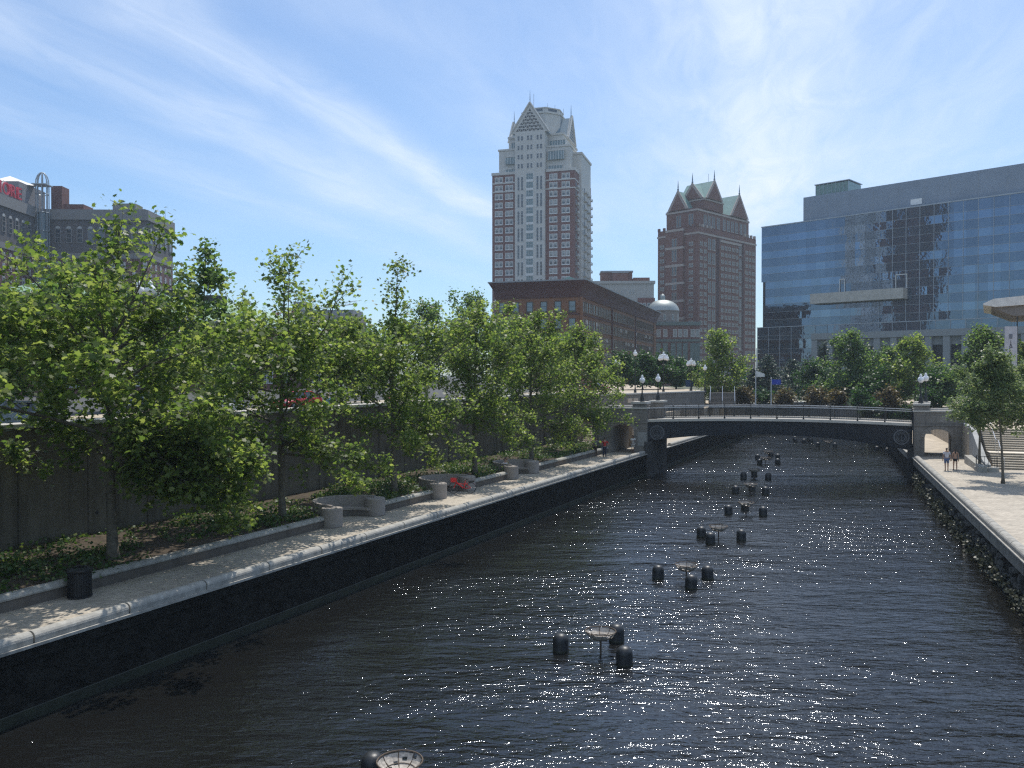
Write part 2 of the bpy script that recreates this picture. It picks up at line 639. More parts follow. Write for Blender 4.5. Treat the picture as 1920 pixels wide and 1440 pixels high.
pw = thing('planter_wall', LB(0, 3.3), 0, 'low stone planter wall edging the tree bed along the left walkway', 'wall')
edges = [S0] + [x for b in BEN for x in (b - 1.95, b + 1.95)] + [SP + 0.2]
for k in range(0, len(edges), 2):
    a, b = edges[k], edges[k + 1]
    rebase(bank_sweep(LB, [(3.5, 2.1), (3.5, 2.56), (3.86, 2.56), (3.86, 2.1)], a, b, 'wall', mat('planter_stone', (0.13, 0.11, 0.09), 0.9, bump=0.3, stain=0.3)), pw)
    rebase(bank_sweep(LB, [(3.44, 2.564), (3.42, 2.62), (3.46, 2.70), (3.57, 2.75), (3.78, 2.75), (3.88, 2.70), (3.92, 2.62), (3.92, 2.564)], a, b, 'cap', COPE), pw)

# tall retaining wall
TOPW = 7.62
rw = thing('retaining_wall', LB(0, 9.4), 0, 'tall stained concrete retaining wall behind the left row of plane trees', 'wall')
rebase(bank_sweep(LB, [(9.4, 1.9), (9.4, TOPW), (9.85, TOPW), (9.85, 1.9)], S0, SP, 'wall', CONC, seg=40), rw)
rebase(bank_sweep(LB, [(9.30, TOPW + .004), (9.30, TOPW + 0.17), (9.36, TOPW + 0.2), (9.9, TOPW + 0.2), (9.95, TOPW + .004)], S0, SP + 0.3, 'cap', GRAN_CAP), rw)
for k in range(int((SP - S0) / 3.1)):
    s = S0 + 1 + k * 3.1
    w = 0.03 if k % 3 else 0.30
    rebase(bank_sweep(LB, [(9.39, 2.4), (9.39, TOPW - .01), (9.398 - (0.012 if w < .1 else 0.07), TOPW - .01), (9.398 - (0.012 if w < .1 else 0.07), 2.4)], s, s + w, 'wall_rib' if w > .1 else 'joint',
                      CONC if w > .1 else mat('joint_seal', (0.075, 0.065, 0.055), 0.95, spec=.1)), rw)
# drain holes low in the wall
for k in range(26):
    s = S0 + 3 + k * 4.65
    if s > SP - 1:
        break
    mb = MB().tube([(0, 0, 0), (0.1, 0, 0)], 0.075, 10)
    o = mb.build('drain_hole', BLACK, rw)
    o.location = Vector(LB(s, 9.385, 3.75)) - rw.location
    o.rotation_euler.z = math.atan2(NL.y, NL.x)
# the street behind it
ST = 7.0
mb = MB()
mb.add([LB(S0 - 40, 9.86, ST), LB(SP + 2, 9.86, ST), (-4.0, 95, ST), (14.0, 150, ST), (14.0, 420, ST), (-700, 420, ST), (-700, -80, ST)], [(6, 5, 4, 3, 2, 1, 0)])
tag(mb.build('street', ASPH), kind='structure')
tag(bank_sweep(LB, [(9.86, ST - .3), (9.86, ST + 0.35), (13.2, ST + 0.35), (13.2, ST - .3)], S0 - 30, SP + 1, 'pavement', PAVE2), kind='structure')
tag(bank_sweep(LB, [(20.0, ST - .3), (20.0, ST + 0.15), (24.5, ST + 0.15), (24.5, ST - .3)], S0 - 30, SP + 30, 'far_pavement', PAVE2), kind='structure')

# upper plaza wall beyond the bridge on the left
UA, UB_ = Vector((4.2, 83.6, 0)), Vector((25.2, 108.5, 0))
ud = (UB_ - UA).normalized()
un = Vector((-ud.y, ud.x, 0))
ul = (UB_ - UA).length
uw = thing('plaza_wall', UA, math.atan2(ud.y, ud.x), 'grey granite block wall with pale cap above the far left end of the footbridge', 'wall')
MB().box(0, ul, 0, 0.5, 1.5, 7.36).build('wall', GRAN, uw)
MB().box(-.1, ul + .1, -0.1, 0.6, 7.364, 7.52).build('cap', GRAN_CAP, uw)
for k in range(2):
    MB().box(13.9 + k * 1.25, 14.9 + k * 1.25, -0.05, -0.005, 6.45, 6.95).build('plaque', mat('plaque_cream', (0.5, 0.42, 0.33), 0.6), uw)
mb = MB()
pA = UA + un * 0.5
pB = UB_ + un * 0.5
mb.prism([(pA.x, pA.y), (pB.x, pB.y), (30, 128), (30, 420), (13.98, 420), (13.98, 150), (-4.0, 95), (pA.x - 4, pA.y - 2)], 4.5, ST + 0.1)
tag(mb.build('upper_plaza', PAVE2), kind='structure')
mb = MB()
mb.prism([LB(sL(84.2), 3.26)[:2], LB(118, 3.26)[:2], (38, 140), (30.02, 140), (30.02, 120), (UB_.x, UB_.y), (UA.x, UA.y), LB(SP + 6, 8.0)[:2]], 1.5, 5.18)
tag(mb.build('terrace', PAVE2), kind='structure')

# ------------------------------------------------------------------ right bank
rq = thing('quay_wall', RB(0, 0), 0, 'weedy stone canal wall with pale rounded coping beside the sunny right promenade', 'canal wall')
T0, T1 = -58.0, 124.0
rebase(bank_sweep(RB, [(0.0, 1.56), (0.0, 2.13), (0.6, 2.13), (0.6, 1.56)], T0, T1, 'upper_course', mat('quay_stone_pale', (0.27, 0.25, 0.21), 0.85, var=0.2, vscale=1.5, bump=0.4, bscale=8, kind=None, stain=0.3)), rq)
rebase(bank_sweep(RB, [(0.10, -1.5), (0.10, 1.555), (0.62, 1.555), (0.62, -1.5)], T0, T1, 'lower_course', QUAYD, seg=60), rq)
rebase(bank_sweep(RB, [(-0.10, 2.134), (-0.10, 2.20), (0.49, 2.20), (0.49, 2.134)], T0, T1, 'ledge', COPE), rq)
cmR = cope_mesh(2.5)
for k in range(-22, 48):
    s = k * 2.5
    if sR(73.5) < s + 2.3 and s < sR(80.5):
        continue
    o = bpy.data.objects.new('coping_stone', cmR)
    C.objects.link(o)
    o.parent = rq
    o.location = Vector(RB(s, 0.0, 2.204)) - rq.location
    o.rotation_euler.z = RZR
# joints of the upper course
for k in range(-22, 34):
    if k % 2 == 0:
        mb = MB().box(0, 0.03, -0.3, 0.008, 1.57, 2.12)
        o = mb.build('joint', MATS['joint_seal'], rq)
        o.location = Vector(RB(k * 2.5, 0.0, 0)) - rq.location
        o.rotation_euler.z = RZR

rstair_s0, rstair_s1 = sR(63.9, 8), sR(69.5, 8)
STX0 = 4.5                       # stair flight begins this far from the water
tag(bank_sweep(RB, [(0.4, 2.205), (0.4, 2.26), (6.0, 2.26), (6.0, 2.0)], T0, sR(81), 'promenade', PAVE), kind='structure')
tag(bank_sweep(RB, [(0.4, 2.205), (0.4, 2.26), (6.0, 2.26), (6.0, 2.0)], sR(81), T1, 'promenade_far', PAVE2), kind='structure')
tag(bank_sweep(RB, [(6.0, 2.0), (6.0, 2.262), (40.0, 2.262), (40.0, 2.0)], T0, rstair_s0 + 0.4, 'lower_square', PAVE), kind='structure')
PZ = 5.1
tag(bank_sweep(RB, [(5.0, 1.5), (5.0, PZ), (60.0, PZ), (60.0, 1.5)], rstair_s1 + 7.2, 126, 'right_terrace', PAVE2), kind='structure')
tag(bank_sweep(RB, [(STX0 - 0.4, 1.5), (STX0 - 0.4, PZ - .004), (60.0, PZ - .004), (60.0, 1.5)], rstair_s1, rstair_s1 + 7.2, 'stair_head_terrace', PAVE2), kind='structure')
tag(bank_sweep(RB, [(60.0, 1.5), (60.0, PZ), (500.0, PZ), (500.0, 1.5)], -120, 126, 'outer_terrace', PAVE2), kind='structure')

# far ground to the horizon
mb = MB()
e = RB(126, 60)
f0 = LB(118, 3)
mb.add([(-900, 1100, PZ - .05), (30.0, 1100, PZ - .05), (30.0, 130, PZ - .05), (f0[0] - 1, f0[1] + 1, PZ - .05), RB(125.9, 1, PZ - .05), RB(125.9, 500, PZ - .05), (900, 1100, PZ - .05)], [(0, 1, 2, 3, 4, 5, 6)])
mb.f = [tuple(reversed(mb.f[0]))]
tag(mb.build('ground', mat('far_ground', (0.10, 0.11, 0.07), 0.95, var=0.3, vscale=0.1)), kind='structure')
mb = MB()
mb.add([(-700, 420, ST - .02), (30, 420, ST - .02), (30, 1100, ST - .02), (-700, 1100, ST - .02)], [(0, 1, 2, 3)])
tag(mb.build('far_city_ground', ASPH), kind='structure')
# wall closing the canal at its far end
cw = thing('basin_wall', LB(117.5, 0), 0, 'dark wall with steps closing the canal far beyond the footbridge', 'wall')
p0, p1 = Vector(LB(117.5, -0.2)), Vector(RB(125, -0.5))
dd = (p1 - p0)
cw.rotation_euler.z = math.atan2(dd.y, dd.x)
MB().box(-6, dd.length + 1, 0, 1.0, -1, PZ - .3).build('wall', GRAN, cw)
MB().box(-6, dd.length + 1, -.1, 1.1, PZ - .296, PZ - .1).build('cap', GRAN_CAP, cw)
# ------------------------------------------------------------------ footbridge
BA = Vector((13.0, 79.0, 0))
BB = Vector((36.45, 75.2, 0))
BLN = (BB - BA).length
BRZ = math.atan2((BB - BA).y, (BB - BA).x)
SHK = 0.29


def zd(t):
    return 5.30 - 0.16 * t + 1.0 * t * (1 - t)


def zb(t):
    return 3.4 - 0.6 * t + 4.1 * t * (1 - t)


def sh(x, y, z):
    return (x + SHK * y, y, z)


br = thing('footbridge', BA, BRZ, 'dark blue steel footbridge with shallow arch, pale deck edge and iron railings spanning the canal', 'footbridge')
NB = 24


def ribbon(mb, f0, f1, y0, y1, mi=0, n=NB):
    for i in range(n):
        a, b = i / n, (i + 1) / n
        xa, xb = a * BLN, b * BLN
        mb.add([sh(xa, y0, f0(a)), sh(xb, y0, f0(b)), sh(xb, y1, f0(b)), sh(xa, y1, f0(a)),
                sh(xa, y0, f1(a)), sh(xb, y0, f1(b)), sh(xb, y1, f1(b)), sh(xa, y1, f1(a))],
               [(0, 3, 2, 1), (4, 5, 6, 7), (0, 1, 5, 4), (2, 3, 7, 6)] + ([(3, 0, 4, 7)] if i == 0 else []) + ([(1, 2, 6, 5)] if i == n - 1 else []), mi)
    return mb


for y0 in (0.0, 4.7):
    g = ribbon(MB(), lambda t: zb(t), lambda t: zd(t) - 0.22, y0, y0 + 0.12).build('girder', IRON, br)
    ribbon(MB(), lambda t: zb(t) - 0.05, lambda t: zb(t) - .004, y0 - .12, y0 + 0.26).build('bottom_flange', IRON, g)
    ribbon(MB(), lambda t: zd(t) - 0.216, lambda t: zd(t) - .15, y0 - .14, y0 + 0.26).build('top_flange', IRON, g)
    for k in range(1, 11):
        t = k / 11
        mb = MB()
        x = t * BLN
        mb.box(x - .012, x + .012, y0 - .055, y0 - .002, zb(t) + 0.002, zd(t) - 0.222)
        mb.xform(sh)
        mb.build('stiffener', IRON, g)
ribbon(MB(), lambda t: zd(t) - 0.145, lambda t: zd(t), 0.3, 4.5).build('deck', mat('deck_concrete', (0.30, 0.28, 0.25), 0.85), br)
for y0 in (-0.14, 4.505):
    ribbon(MB(), lambda t: zd(t) - 0.145, lambda t: zd(t) + 0.10, y0, y0 + 0.435).build('kerb', mat('kerb_lit', (0.52, 0.49, 0.43), .7), br)  # kerb colour raised to stand for its sunlit top
NP = 10
for side, y0 in (('near', 0.0), ('far', 4.72)):
    rl = MB()
    for k in range(NP + 1):
        t = k / NP
        x = t * BLN
        mb = MB()
        mb.box(x - .045, x + .045, y0 - .045, y0 + .045, zd(t) + .1, zd(t) + 1.26)
        mb.box(x - .07, x + .07, y0 - .07, y0 + .07, zd(t) + 1.262, zd(t) + 1.30)
        mb.box(x - .075, x + .075, y0 - .075, y0 + .075, zd(t) + .102, zd(t) + .2)
        mb.lathe([(.0, .16), (.045, .14), (.06, .1), (.045, .06), (.02, .02), (.03, 0)], 8, (x, y0, zd(t) + 1.30))
        mb.xform(sh)
        mb.build('railing_post', BLACK, br)
    for k in range(NP):
        a, b = k / NP, (k + 1) / NP
        mb = MB()
        nb = 15
        for q in range(1, nb):
            t = a + (b - a) * q / nb
            x = t * BLN
            mb.box(x - .010, x + .010, y0 - .010, y0 + .010, zd(t) + .22, zd(t) + 1.05)
        for h0, h1, w in ((.19, .235, .02), (1.03, 1.07, .02)):
            xa, xb = a * BLN + .05, b * BLN - .05
            mb.add([(xa, y0 - w, zd(a) + h0), (xb, y0 - w, zd(b) + h0), (xb, y0 + w, zd(b) + h0), (xa, y0 + w, zd(a) + h0),
                    (xa, y0 - w, zd(a) + h1), (xb, y0 - w, zd(b) + h1), (xb, y0 + w, zd(b) + h1), (xa, y0 + w, zd(a) + h1)],
                   [(0, 3, 2, 1), (4, 5, 6, 7), (0, 1, 5, 4), (2, 3, 7, 6), (3, 0, 4, 7), (1, 2, 6, 5)])
        mb.xform(sh)
        mb.build('railing_panel', BLACK, br)
    ribbon(MB(), lambda t: zd(t) + 1.15, lambda t: zd(t) + 1.215, y0 - .05, y0 + .05).build('handrail', mat('rail_cap', (0.50, 0.51, 0.53), 0.4, metal=0.3), br)


def medallion(x, z):
    m = mat('medallion_grey', (0.105, 0.11, 0.12), 0.6, var=0.2)
    mb = MB()
    n = 36
    for r0, r1, y in ((0.58, 0.70, -.07), (0.30, 0.36, -.07)):
        for k in range(n):
            a, b = 2 * PI * k / n, 2 * PI * (k + 1) / n
            q = [(r0, a), (r1, a), (r1, b), (r0, b)]
            mb.extr(None, [(r * math.cos(t), y, r * math.sin(t)) for r, t in q], [(r * math.cos(t), -.003, r * math.sin(t)) for r, t in q])
    # lettering-like ring of blocks and an anchor in the middle
    for k in range(26):
        a = 2 * PI * k / 26
        c, s_ = math.cos(a), math.sin(a)
        q = [(.41, -.03), (.52, -.03), (.52, .03), (.41, .03)]
        mb.extr(None, [(r * c - w * s_, -.045, r * s_ + w * c) for r, w in q], [(r * c - w * s_, -.002, r * s_ + w * c) for r, w in q])
    mb.box(-.025, .025, -.06, -.003, -.2, .17)
    mb.box(-.10, .10, -.063, -.004, .08, .12)
    mb.tube([(-.16, -.04, -.08), (-.12, -.04, -.17), (0, -.04, -.215), (.12, -.04, -.17), (.16, -.04, -.08)], .022, 6)
    mb.lathe([(.05, -.0), (.05, .02)], 10, (0, -.03, .19))
    mb.xform(lambda a, b, c: (x + a, b - .0, z + c))
    o = mb.build('medallion', m, br)


medallion(0.85, 4.15)
medallion(BLN - 0.95, 3.98)


def abutment(x0, x1, a0, a1, top, arch_z, spring, label, wet_x):
    """stone end block of the bridge with an arched passage for the bank walk"""
    t = thing('bridge_abutment', BA, BRZ, label, 'abutment')
    pts = [(x0, 1.0), (a0, 1.0), (a0, spring)]
    n = 12
    cxm, rx = (a0 + a1) / 2, (a1 - a0) / 2
    for k in range(1, n):
        a = PI - PI * k / n
        pts.append((cxm + rx * math.cos(a), spring + (arch_z - spring) * math.sin(a)))
    pts += [(a1, spring), (a1, 1.0), (x1, 1.0), (x1, 5.02), (x0, 5.02)]
    mb = MB()
    mb.extr(None, [(p[0], -0.3, p[1]) for p in pts], [(p[0], 5.0, p[1]) for p in pts])
    mb.xform(sh)
    b = mb.build('passage_block', GRAN, t)
    for nm, z0, z1, pr, m in (('string_course', 5.024, 5.18, .07, GRAN), ('cap', top - .15, top, .10, GRAN_CAP)):
        for y0, y1 in ((-0.3, 0.15), (4.55, 5.0)):
            mb = MB().box(x0 - pr, x1 + pr, y0 - pr, y1 + pr, z0, z1)
            mb.xform(sh)
            mb.build(nm, m, t)
    for y0, y1 in ((-0.3, 0.15), (4.55, 5.0)):
        mb = MB().box(x0, x1, y0, y1, 5.184, top - .154)
        mb.xform(sh)
        mb.build('parapet', GRAN, t)
    # voussoir ring
    mb = MB()
    for k in range(11):
        a, b2 = PI - PI * k / 11 - .012, PI - PI * (k + 1) / 11 + .012
        q = [(1.0, a), (1.0, b2), (1.2, b2), (1.2, a)]
        P = [(cxm + (rx * 1.0 + (r - 1) * 1.6) * math.cos(w), spring + (arch_z - spring + (r - 1) * 1.6) * math.sin(w)) for r, w in q]
        mb.extr(None, [(p[0], -.335, p[1]) for p in P], [(p[0], -.298, p[1]) for p in P])
    mb.xform(sh)
    mb.build('arch_ring', mat('arch_stone', (0.235, 0.215, 0.19), 0.85, bump=0.2), t)
    mb = MB().box(cxm - .1, cxm + .75, -.33, -.302, 5.35, 5.95)
    mb.xform(sh)
    mb.build('panel', MATS['arch_stone'], t)
    return t


ab1 = abutment(-5.2, 0.0, -3.35, -1.25, 6.55, 4.95, 4.35, 'stone abutment with arched walkway passage at the left end of the footbridge', 0)
MB().box(-0.98, -0.12, -.345, -.302, 2.9, 4.2).build('panel', mat('sign_grey', (0.25, 0.25, 0.24), 0.8), ab1)
ab2 = abutment(BLN + .12, BLN + 5.1, BLN + 1.05, BLN + 3.3, 6.45, 4.75, 4.0, 'stone abutment with arched opening at the right end of the footbridge', 0)
# piers in the water under the ends
for x0, x1, p in ((-0.25, 0.45, ab1), (BLN - 0.40, BLN + .10, ab2)):
    mb = MB().box(x0, x1, -0.35, 5.05, -1.5, zb(0) - .1 if x0 < 1 else zb(1) + .2)
    mb.xform(sh)
    mb.build('pier', mat('pier_stone_shaded', (0.05, 0.05, 0.05), 0.85, var=0.3, bump=0.3, stain=0.4), p)  # dark stone colour holds the shade on the pier faces
mb = MB().box(BLN + .02, BLN + .11, -0.42, -0.30, 2.6, 6.2)
mb.xform(sh)
mb.build('corner_post', IRON, ab2)


def pedestal(x, y, lab, w=0.62, top=7.08):
    t = thing('lamp_pedestal', BA, BRZ, lab, 'pedestal', 'stone lamp pedestals at the bridge ends')
    for nm, a, z0, z1, m in (('shaft', w, 5.19, top - .2, GRAN), ('cap', w + .11, top - .196, top, GRAN_CAP)):
        mb = MB().box(x - a, x + a, y - a, y + a, z0, z1)
        mb.xform(sh)
        mb.build(nm, m, t)
    return Matrix.Rotation(BRZ, 4, 'Z') @ Vector(sh(x, y, 0)) + BA


# ------------------------------------------------------------------ lamps
def globe(mb, c, s=1.0, mi=0):
    mb.lathe([(.10, 0), (.20, .09), (.265, .22), (.27, .34), (.22, .46), (.13, .55), (.10, .60), (.13, .64), (.12, .70), (.05, .76), (.018, .84), (0, .88)], 16, c, mi)


def lamp_post(loc, h, heads, lab, group, base=True):
    """cast-iron post; heads = list of (dx, dz) globe offsets"""
    t = thing('street_lamp', loc, 0, lab, 'street lamp', group)
    mb = MB()
    mb.lathe([(.24, 0), (.24, .1), (.19, .14), (.17, .5), (.11, .6), (.085, .75), (.06, 1.0), (.05, h - .3), (.07, h - .25), (.05, h - .2), (.05, h - .02)], 12)
    mb.build('post', BLACK, t, smooth=False)
    if len(heads) > 1:
        mb = MB()
        for dx, dz in heads:
            if abs(dx) > .01:
                mb.tube([(0, 0, h - .5), (dx * .5, 0, h - .62 + dz), (dx, 0, h - .35 + dz), (dx, 0, h + dz)], .028, 6)
        mb.build('arms', BLACK, t)
    for dx, dz in heads:
        g = MB()
        globe(g, (0, 0, 0))
        o = g.build('globe', WHITEG, t, smooth=True)
        o.location = (dx, 0, h + dz)
        c = MB().lathe([(.06, -.1), (.12, -.04), (.12, .03), (.09, .04)], 12)
        co = c.build('fitter', BLACK, o)
    return t


GL = 'single globe lamps on the bridge pedestals'
p = pedestal(-0.75, 0.35, 'stone pedestal carrying the nearer lamp at the left bridge end')
lamp_post((p.x + .1, p.y, 7.085), 1.75, [(0, 0)], 'single white globe lamp on the nearer pedestal at the left bridge end', GL)
p = pedestal(-0.35, 4.7, 'stone pedestal carrying the farther lamp at the left bridge end')
lamp_post((p.x, p.y, 7.085), 1.85, [(0, 0)], 'single white globe lamp on the farther pedestal at the left bridge end', GL)
p = pedestal(BLN + .78, 0.35, 'stone pedestal carrying the nearer lamp at the right bridge end')
lamp_post((p.x - .08, p.y, 7.085), 1.85, [(0, 0)], 'single white globe lamp on the nearer pedestal at the right bridge end', GL)
p = pedestal(BLN + .95, 4.7, 'stone pedestal carrying the farther lamp at the right bridge end')
lamp_post((p.x + .3, p.y, 7.085), 1.95, [(0, 0)], 'single white globe lamp on the farther pedestal at the right bridge end', GL)


def lamp_at(px, pytop, Y, base, heads, lab):
    x, y, z = at(px, pytop, Y)
    lamp_post((x, y, base), z - base - .86 - max(d[1] for d in heads), heads, lab, 'globe street lamps along the upper street')


lamp_at(1191, 655, 108, 7.1, [(0, 0)], 'tall single globe lamp on the plaza above the left bridge end')
lamp_at(1244, 659, 112, 7.1, [(-.48, 0), (.48, 0), (0, .38), (-.24, .06), (.24, .06)], 'tall lamp with five white globes above the granite plaza wall')
lamp_at(1296, 671, 124, 7.1, [(-.48, 0), (.48, 0), (0, .38), (-.24, .06), (.24, .06)], 'lamp with five white globes beside the green highway signs')
lamp_at(1322, 683, 116, 7.1, [(0, 0)], 'small single globe lamp right of the green highway signs')
lamp_at(1158, 674, 120, 7.1, [(-.3, 0), (.3, 0)], 'lamp with twin globes half behind the plane tree crowns')
lamp_at(595, 616, 70, ST, [(-.35, 0), (.35, 0)], 'lamp with twin globes rising through the crowns before the green roof')
lamp_at(272, 524, 43, ST, [(-.3, 0), (.3, 0)], 'large twin globe lamp in the nearest plane tree crown')

# ------------------------------------------------------------------ stairs
st = thing('stone_stairs', RB(rstair_s0, STX0), 0, 'wide pale stone steps climbing from the right promenade beside the abutment', 'stairs')
st.rotation_euler.z = RZR
NSU = 17
zz, yy = 2.262, 0.0
rise = (PZ - 2.262) / NSU
STW = 15.0
SL = rstair_s1 - rstair_s0
steps = []
run = (SL - 1.3) / NSU
STONE = mat('stair_tread_lit', (0.62, 0.55, 0.45), 0.85, var=0.12, bump=0.1)  # treads paler than the risers: sunlight put into their colour
RISER = mat('stair_riser_shaded', (0.27, 0.24, 0.20), 0.9, var=0.15)  # risers darker than the treads: their shade is in the colour
for k in range(NSU):
    z1 = zz + rise
    nx = yy + run + (1.3 if k == 6 else 0)
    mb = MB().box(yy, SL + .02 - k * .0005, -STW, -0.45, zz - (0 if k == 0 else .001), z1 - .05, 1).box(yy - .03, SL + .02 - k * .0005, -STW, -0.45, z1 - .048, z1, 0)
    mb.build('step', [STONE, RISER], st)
    zz, yy = z1, nx
# cheek wall against the abutment and its curb
ck = MB()
ck.extr(None, [(-1.6, 0.0, 2.2), (-1.6, 0.0, 2.75), (0.2, 0.0, 3.1), (SL * .9, 0.0, 5.2), (SL + 3.6, 0.0, 5.35), (SL + 3.6, 0.0, 2.2)],
        [(-1.6, .38, 2.2), (-1.6, .38, 2.75), (0.2, .38, 3.1), (SL * .9, .38, 5.2), (SL + 3.6, .38, 5.35), (SL + 3.6, .38, 2.2)])
ck.build('cheek_wall', mat('pale_wall', (0.36, 0.36, 0.35), 0.85, stain=0.2), st)
MB().extr(None, [(-2.6, .45, 2.2), (-2.6, .45, 2.7), (4.2, .45, 2.95), (4.2, .45, 2.2)], [(-2.6, 1.0, 2.2), (-2.6, 1.0, 2.7), (4.2, 1.0, 2.95), (4.2, 1.0, 2.2)]).build('kerb_wall', COPE, st)
for y in (-1.1, -9.0):
    mb = MB()
    f = lambda x: 2.262 + max(0, min(1, x / SL)) * (PZ - 2.262)
    pts = [(-0.5, y, 2.4), (-.5, y, 3.15), (0, y, f(0) + .95), (7 * run, y, 2.262 + 7 * rise + .95), (7 * run + 1.2, y, 2.262 + 7 * rise + .98), (SL, y, PZ + .95), (SL + .5, y, PZ + .95), (SL + .5, y, PZ)]
    mb.tube(pts, .028, 8)
    for q in (pts[2], pts[3], pts[4], pts[5]):
        mb.tube([q, (q[0], q[1], q[2] - .98)], .02, 6)
    mb.build('handrail', STEEL, st)
# curved railing on a low plinth at the foot of the stairs
pl = thing('curved_railing', RB(rstair_s0 - 1.3, 4.25, 2.262), RZR, 'short curved black railing on a low stone plinth at the stair foot', 'railing')
MB().lathe([(0, 0), (.85, 0), (.85, .26), (.82, .3), (0, .3)], 28).build('plinth', COPE, pl)
mb = MB()
pp = []
for k in range(11):
    a = R(60 + 20 * k)
    p = (.72 * math.cos(a), .72 * math.sin(a))
    mb.tube([(p[0], p[1], .3), (p[0], p[1], 1.15)], .016, 6)
    pp.append((p[0], p[1], 1.15))
mb.tube(pp, .022, 6)
mb.build('railing', BLACK, pl)
# left stairs beside the left abutment
sl_ = thing('stone_stairs', LB(SP, 0), RZL, 'narrow stone steps rising to the bridge deck beside the people on the left walkway', 'stairs')
n = 18
for k in range(n):
    z0 = WALK + (5.15 - WALK) * k / n
    z1 = WALK + (5.15 - WALK) * (k + 1) / n
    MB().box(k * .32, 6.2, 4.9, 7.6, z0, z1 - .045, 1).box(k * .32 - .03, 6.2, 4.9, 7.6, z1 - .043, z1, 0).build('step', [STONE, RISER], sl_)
MB().extr(None, [(-.1, 4.5, 2.2), (-.1, 4.5, 2.9), (5.8, 4.5, 5.9), (6.2, 4.5, 5.9), (6.2, 4.5, 2.2)], [(-.1, 4.88, 2.2), (-.1, 4.88, 2.9), (5.8, 4.88, 5.9), (6.2, 4.88, 5.9), (6.2, 4.88, 2.2)]).build('cheek_wall', GRAN, sl_)
MB().extr(None, [(-.14, 4.46, 2.904), (-.14, 4.46, 3.0), (5.8, 4.46, 6.0), (6.25, 4.46, 6.0), (6.25, 4.46, 5.904), (5.8, 4.46, 5.904)], [(-.14, 4.92, 2.904), (-.14, 4.92, 3.0), (5.8, 4.92, 6.0), (6.25, 4.92, 6.0), (6.25, 4.92, 5.904), (5.8, 4.92, 5.904)]).build('cheek_cap', GRAN_CAP, sl_)
MB().box(-.05, 6.3, 7.62, 8.0, 2.0, ST + .6).build('side_wall', CONC, sl_)
MB().box(-.3, 0.05, 8.0, 9.9, 2.0, ST + .6).build('end_wall', CONC, sl_)

# stairs and rails beyond the bridge (upper left)
s3 = thing('stone_stairs', (26.4, 111.0, 0), -.25, 'stepped flight with steel handrails beyond the bridge at the end of the granite wall', 'stairs')
for k in range(12):
    z0 = 5.18 + k * .165
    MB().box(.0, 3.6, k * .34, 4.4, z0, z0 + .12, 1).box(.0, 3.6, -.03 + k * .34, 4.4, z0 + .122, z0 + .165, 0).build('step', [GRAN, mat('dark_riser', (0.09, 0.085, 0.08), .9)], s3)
for x in (0.2, 1.8, 3.4):
    MB().tube([(x, -.4, 5.2), (x, -.4, 6.15), (x, 4.0, 8.0), (x, 4.6, 8.0), (x, 4.6, 7.2)], .035, 6).build('handrail', STEEL, s3)

# ------------------------------------------------------------------ curved benches
blab = ['curved concrete bench nearest the camera between two round end blocks, empty', 'curved concrete bench with a red bicycle parked in front', 'curved concrete bench farthest along the left walkway with seated people']
for bi, b in enumerate(BEN):
    t = thing('curved_bench', LB(b, 3.38, WALK), RZL, blab[bi], 'bench', 'curved concrete benches set into the left planter')
    n = 28
    for nm, (ra, ra2), z0, z1, m in (('backrest', (0.0, .15), 0.0, 1.04, CONC2), ('seat', (-.62, -.004), .34, .45, CONC2), ('seat_base', (-.5, -.004), 0.01, .336, mat('bench_base', (0.17, 0.15, 0.13), 0.9))):
        mb = MB()
        for k in range(n):
            q = []
            for kk in (k, k + 1):
                th = PI * kk / n
                for r in (ra, ra2):
                    q.append(((1.75 + r) * math.cos(th), (2.1 + r) * math.sin(th)))
            A, B_, C_, D_ = q[0], q[1], q[3], q[2]
            mb.prism([A, B_, C_, D_], z0, z1)
        mb.build(nm, m, t)
    for sx in (-1.85, 1.85):
        mb = MB().lathe([(0, .02), (.53, .02), (.53, .88), (.50, .93), (0, .935)], 24)
        o = mb.build('end_block', CONC2, t)
        o.location = (sx, 0.0, 0)
    MB().box(-1.25, -.95, 1.28, 1.30, .55, .85).xform(lambda x, y, z: (x, y + .15, z)).build('plaque', mat('plaque_dark', (0.06, 0.055, 0.05), 0.6), t)
    fl = MB()
    n = 24
    fl.v = [(0, -.1, .004)] + [(1.9 * math.cos(PI * k / n), -.1 + 2.2 * math.sin(PI * k / n), .004) for k in range(n + 1)]
    fl.f = [(0, k + 1, k + 2) for k in range(n)]
    fl.m = [0] * n
    fl.build('floor', PAVE, t)

# ------------------------------------------------------------------ litter bin
lb = thing('litter_bin', LB(sL(28.0, 3.0), 3.0, WALK), 0, 'dark cylindrical litter bin standing against the planter wall', 'litter bin')
mb = MB()
for k in range(28):
    a = 2 * PI * k / 28
    c, s_ = math.cos(a), math.sin(a)
    mb.tube([(.36 * c, .36 * s_, .06), (.36 * c, .36 * s_, .8), (.41 * c, .41 * s_, .92)], .016, 4)
mb.build('slats', BLACK, lb)
MB().lathe([(.0, .05), (.33, .05), (.33, .85)], 24).build('liner', mat('bin_liner', (0.03, 0.03, 0.03), 0.6), lb)
MB().lathe([(.42, .9), (.43, .94), (.40, .97), (.26, 1.02), (.24, 1.0), (.38, .93)], 28).build('rim', BLACK, lb)
MB().lathe([(.39, .02), (.39, .07), (.34, .07)], 28).build('foot_ring', BLACK, lb)

# ------------------------------------------------------------------ fire braziers and floats
def wat(px, py):
    Z = CZ * FP / (py - HZ)
    return ((px - 960) / FP * Z, Z, 0)


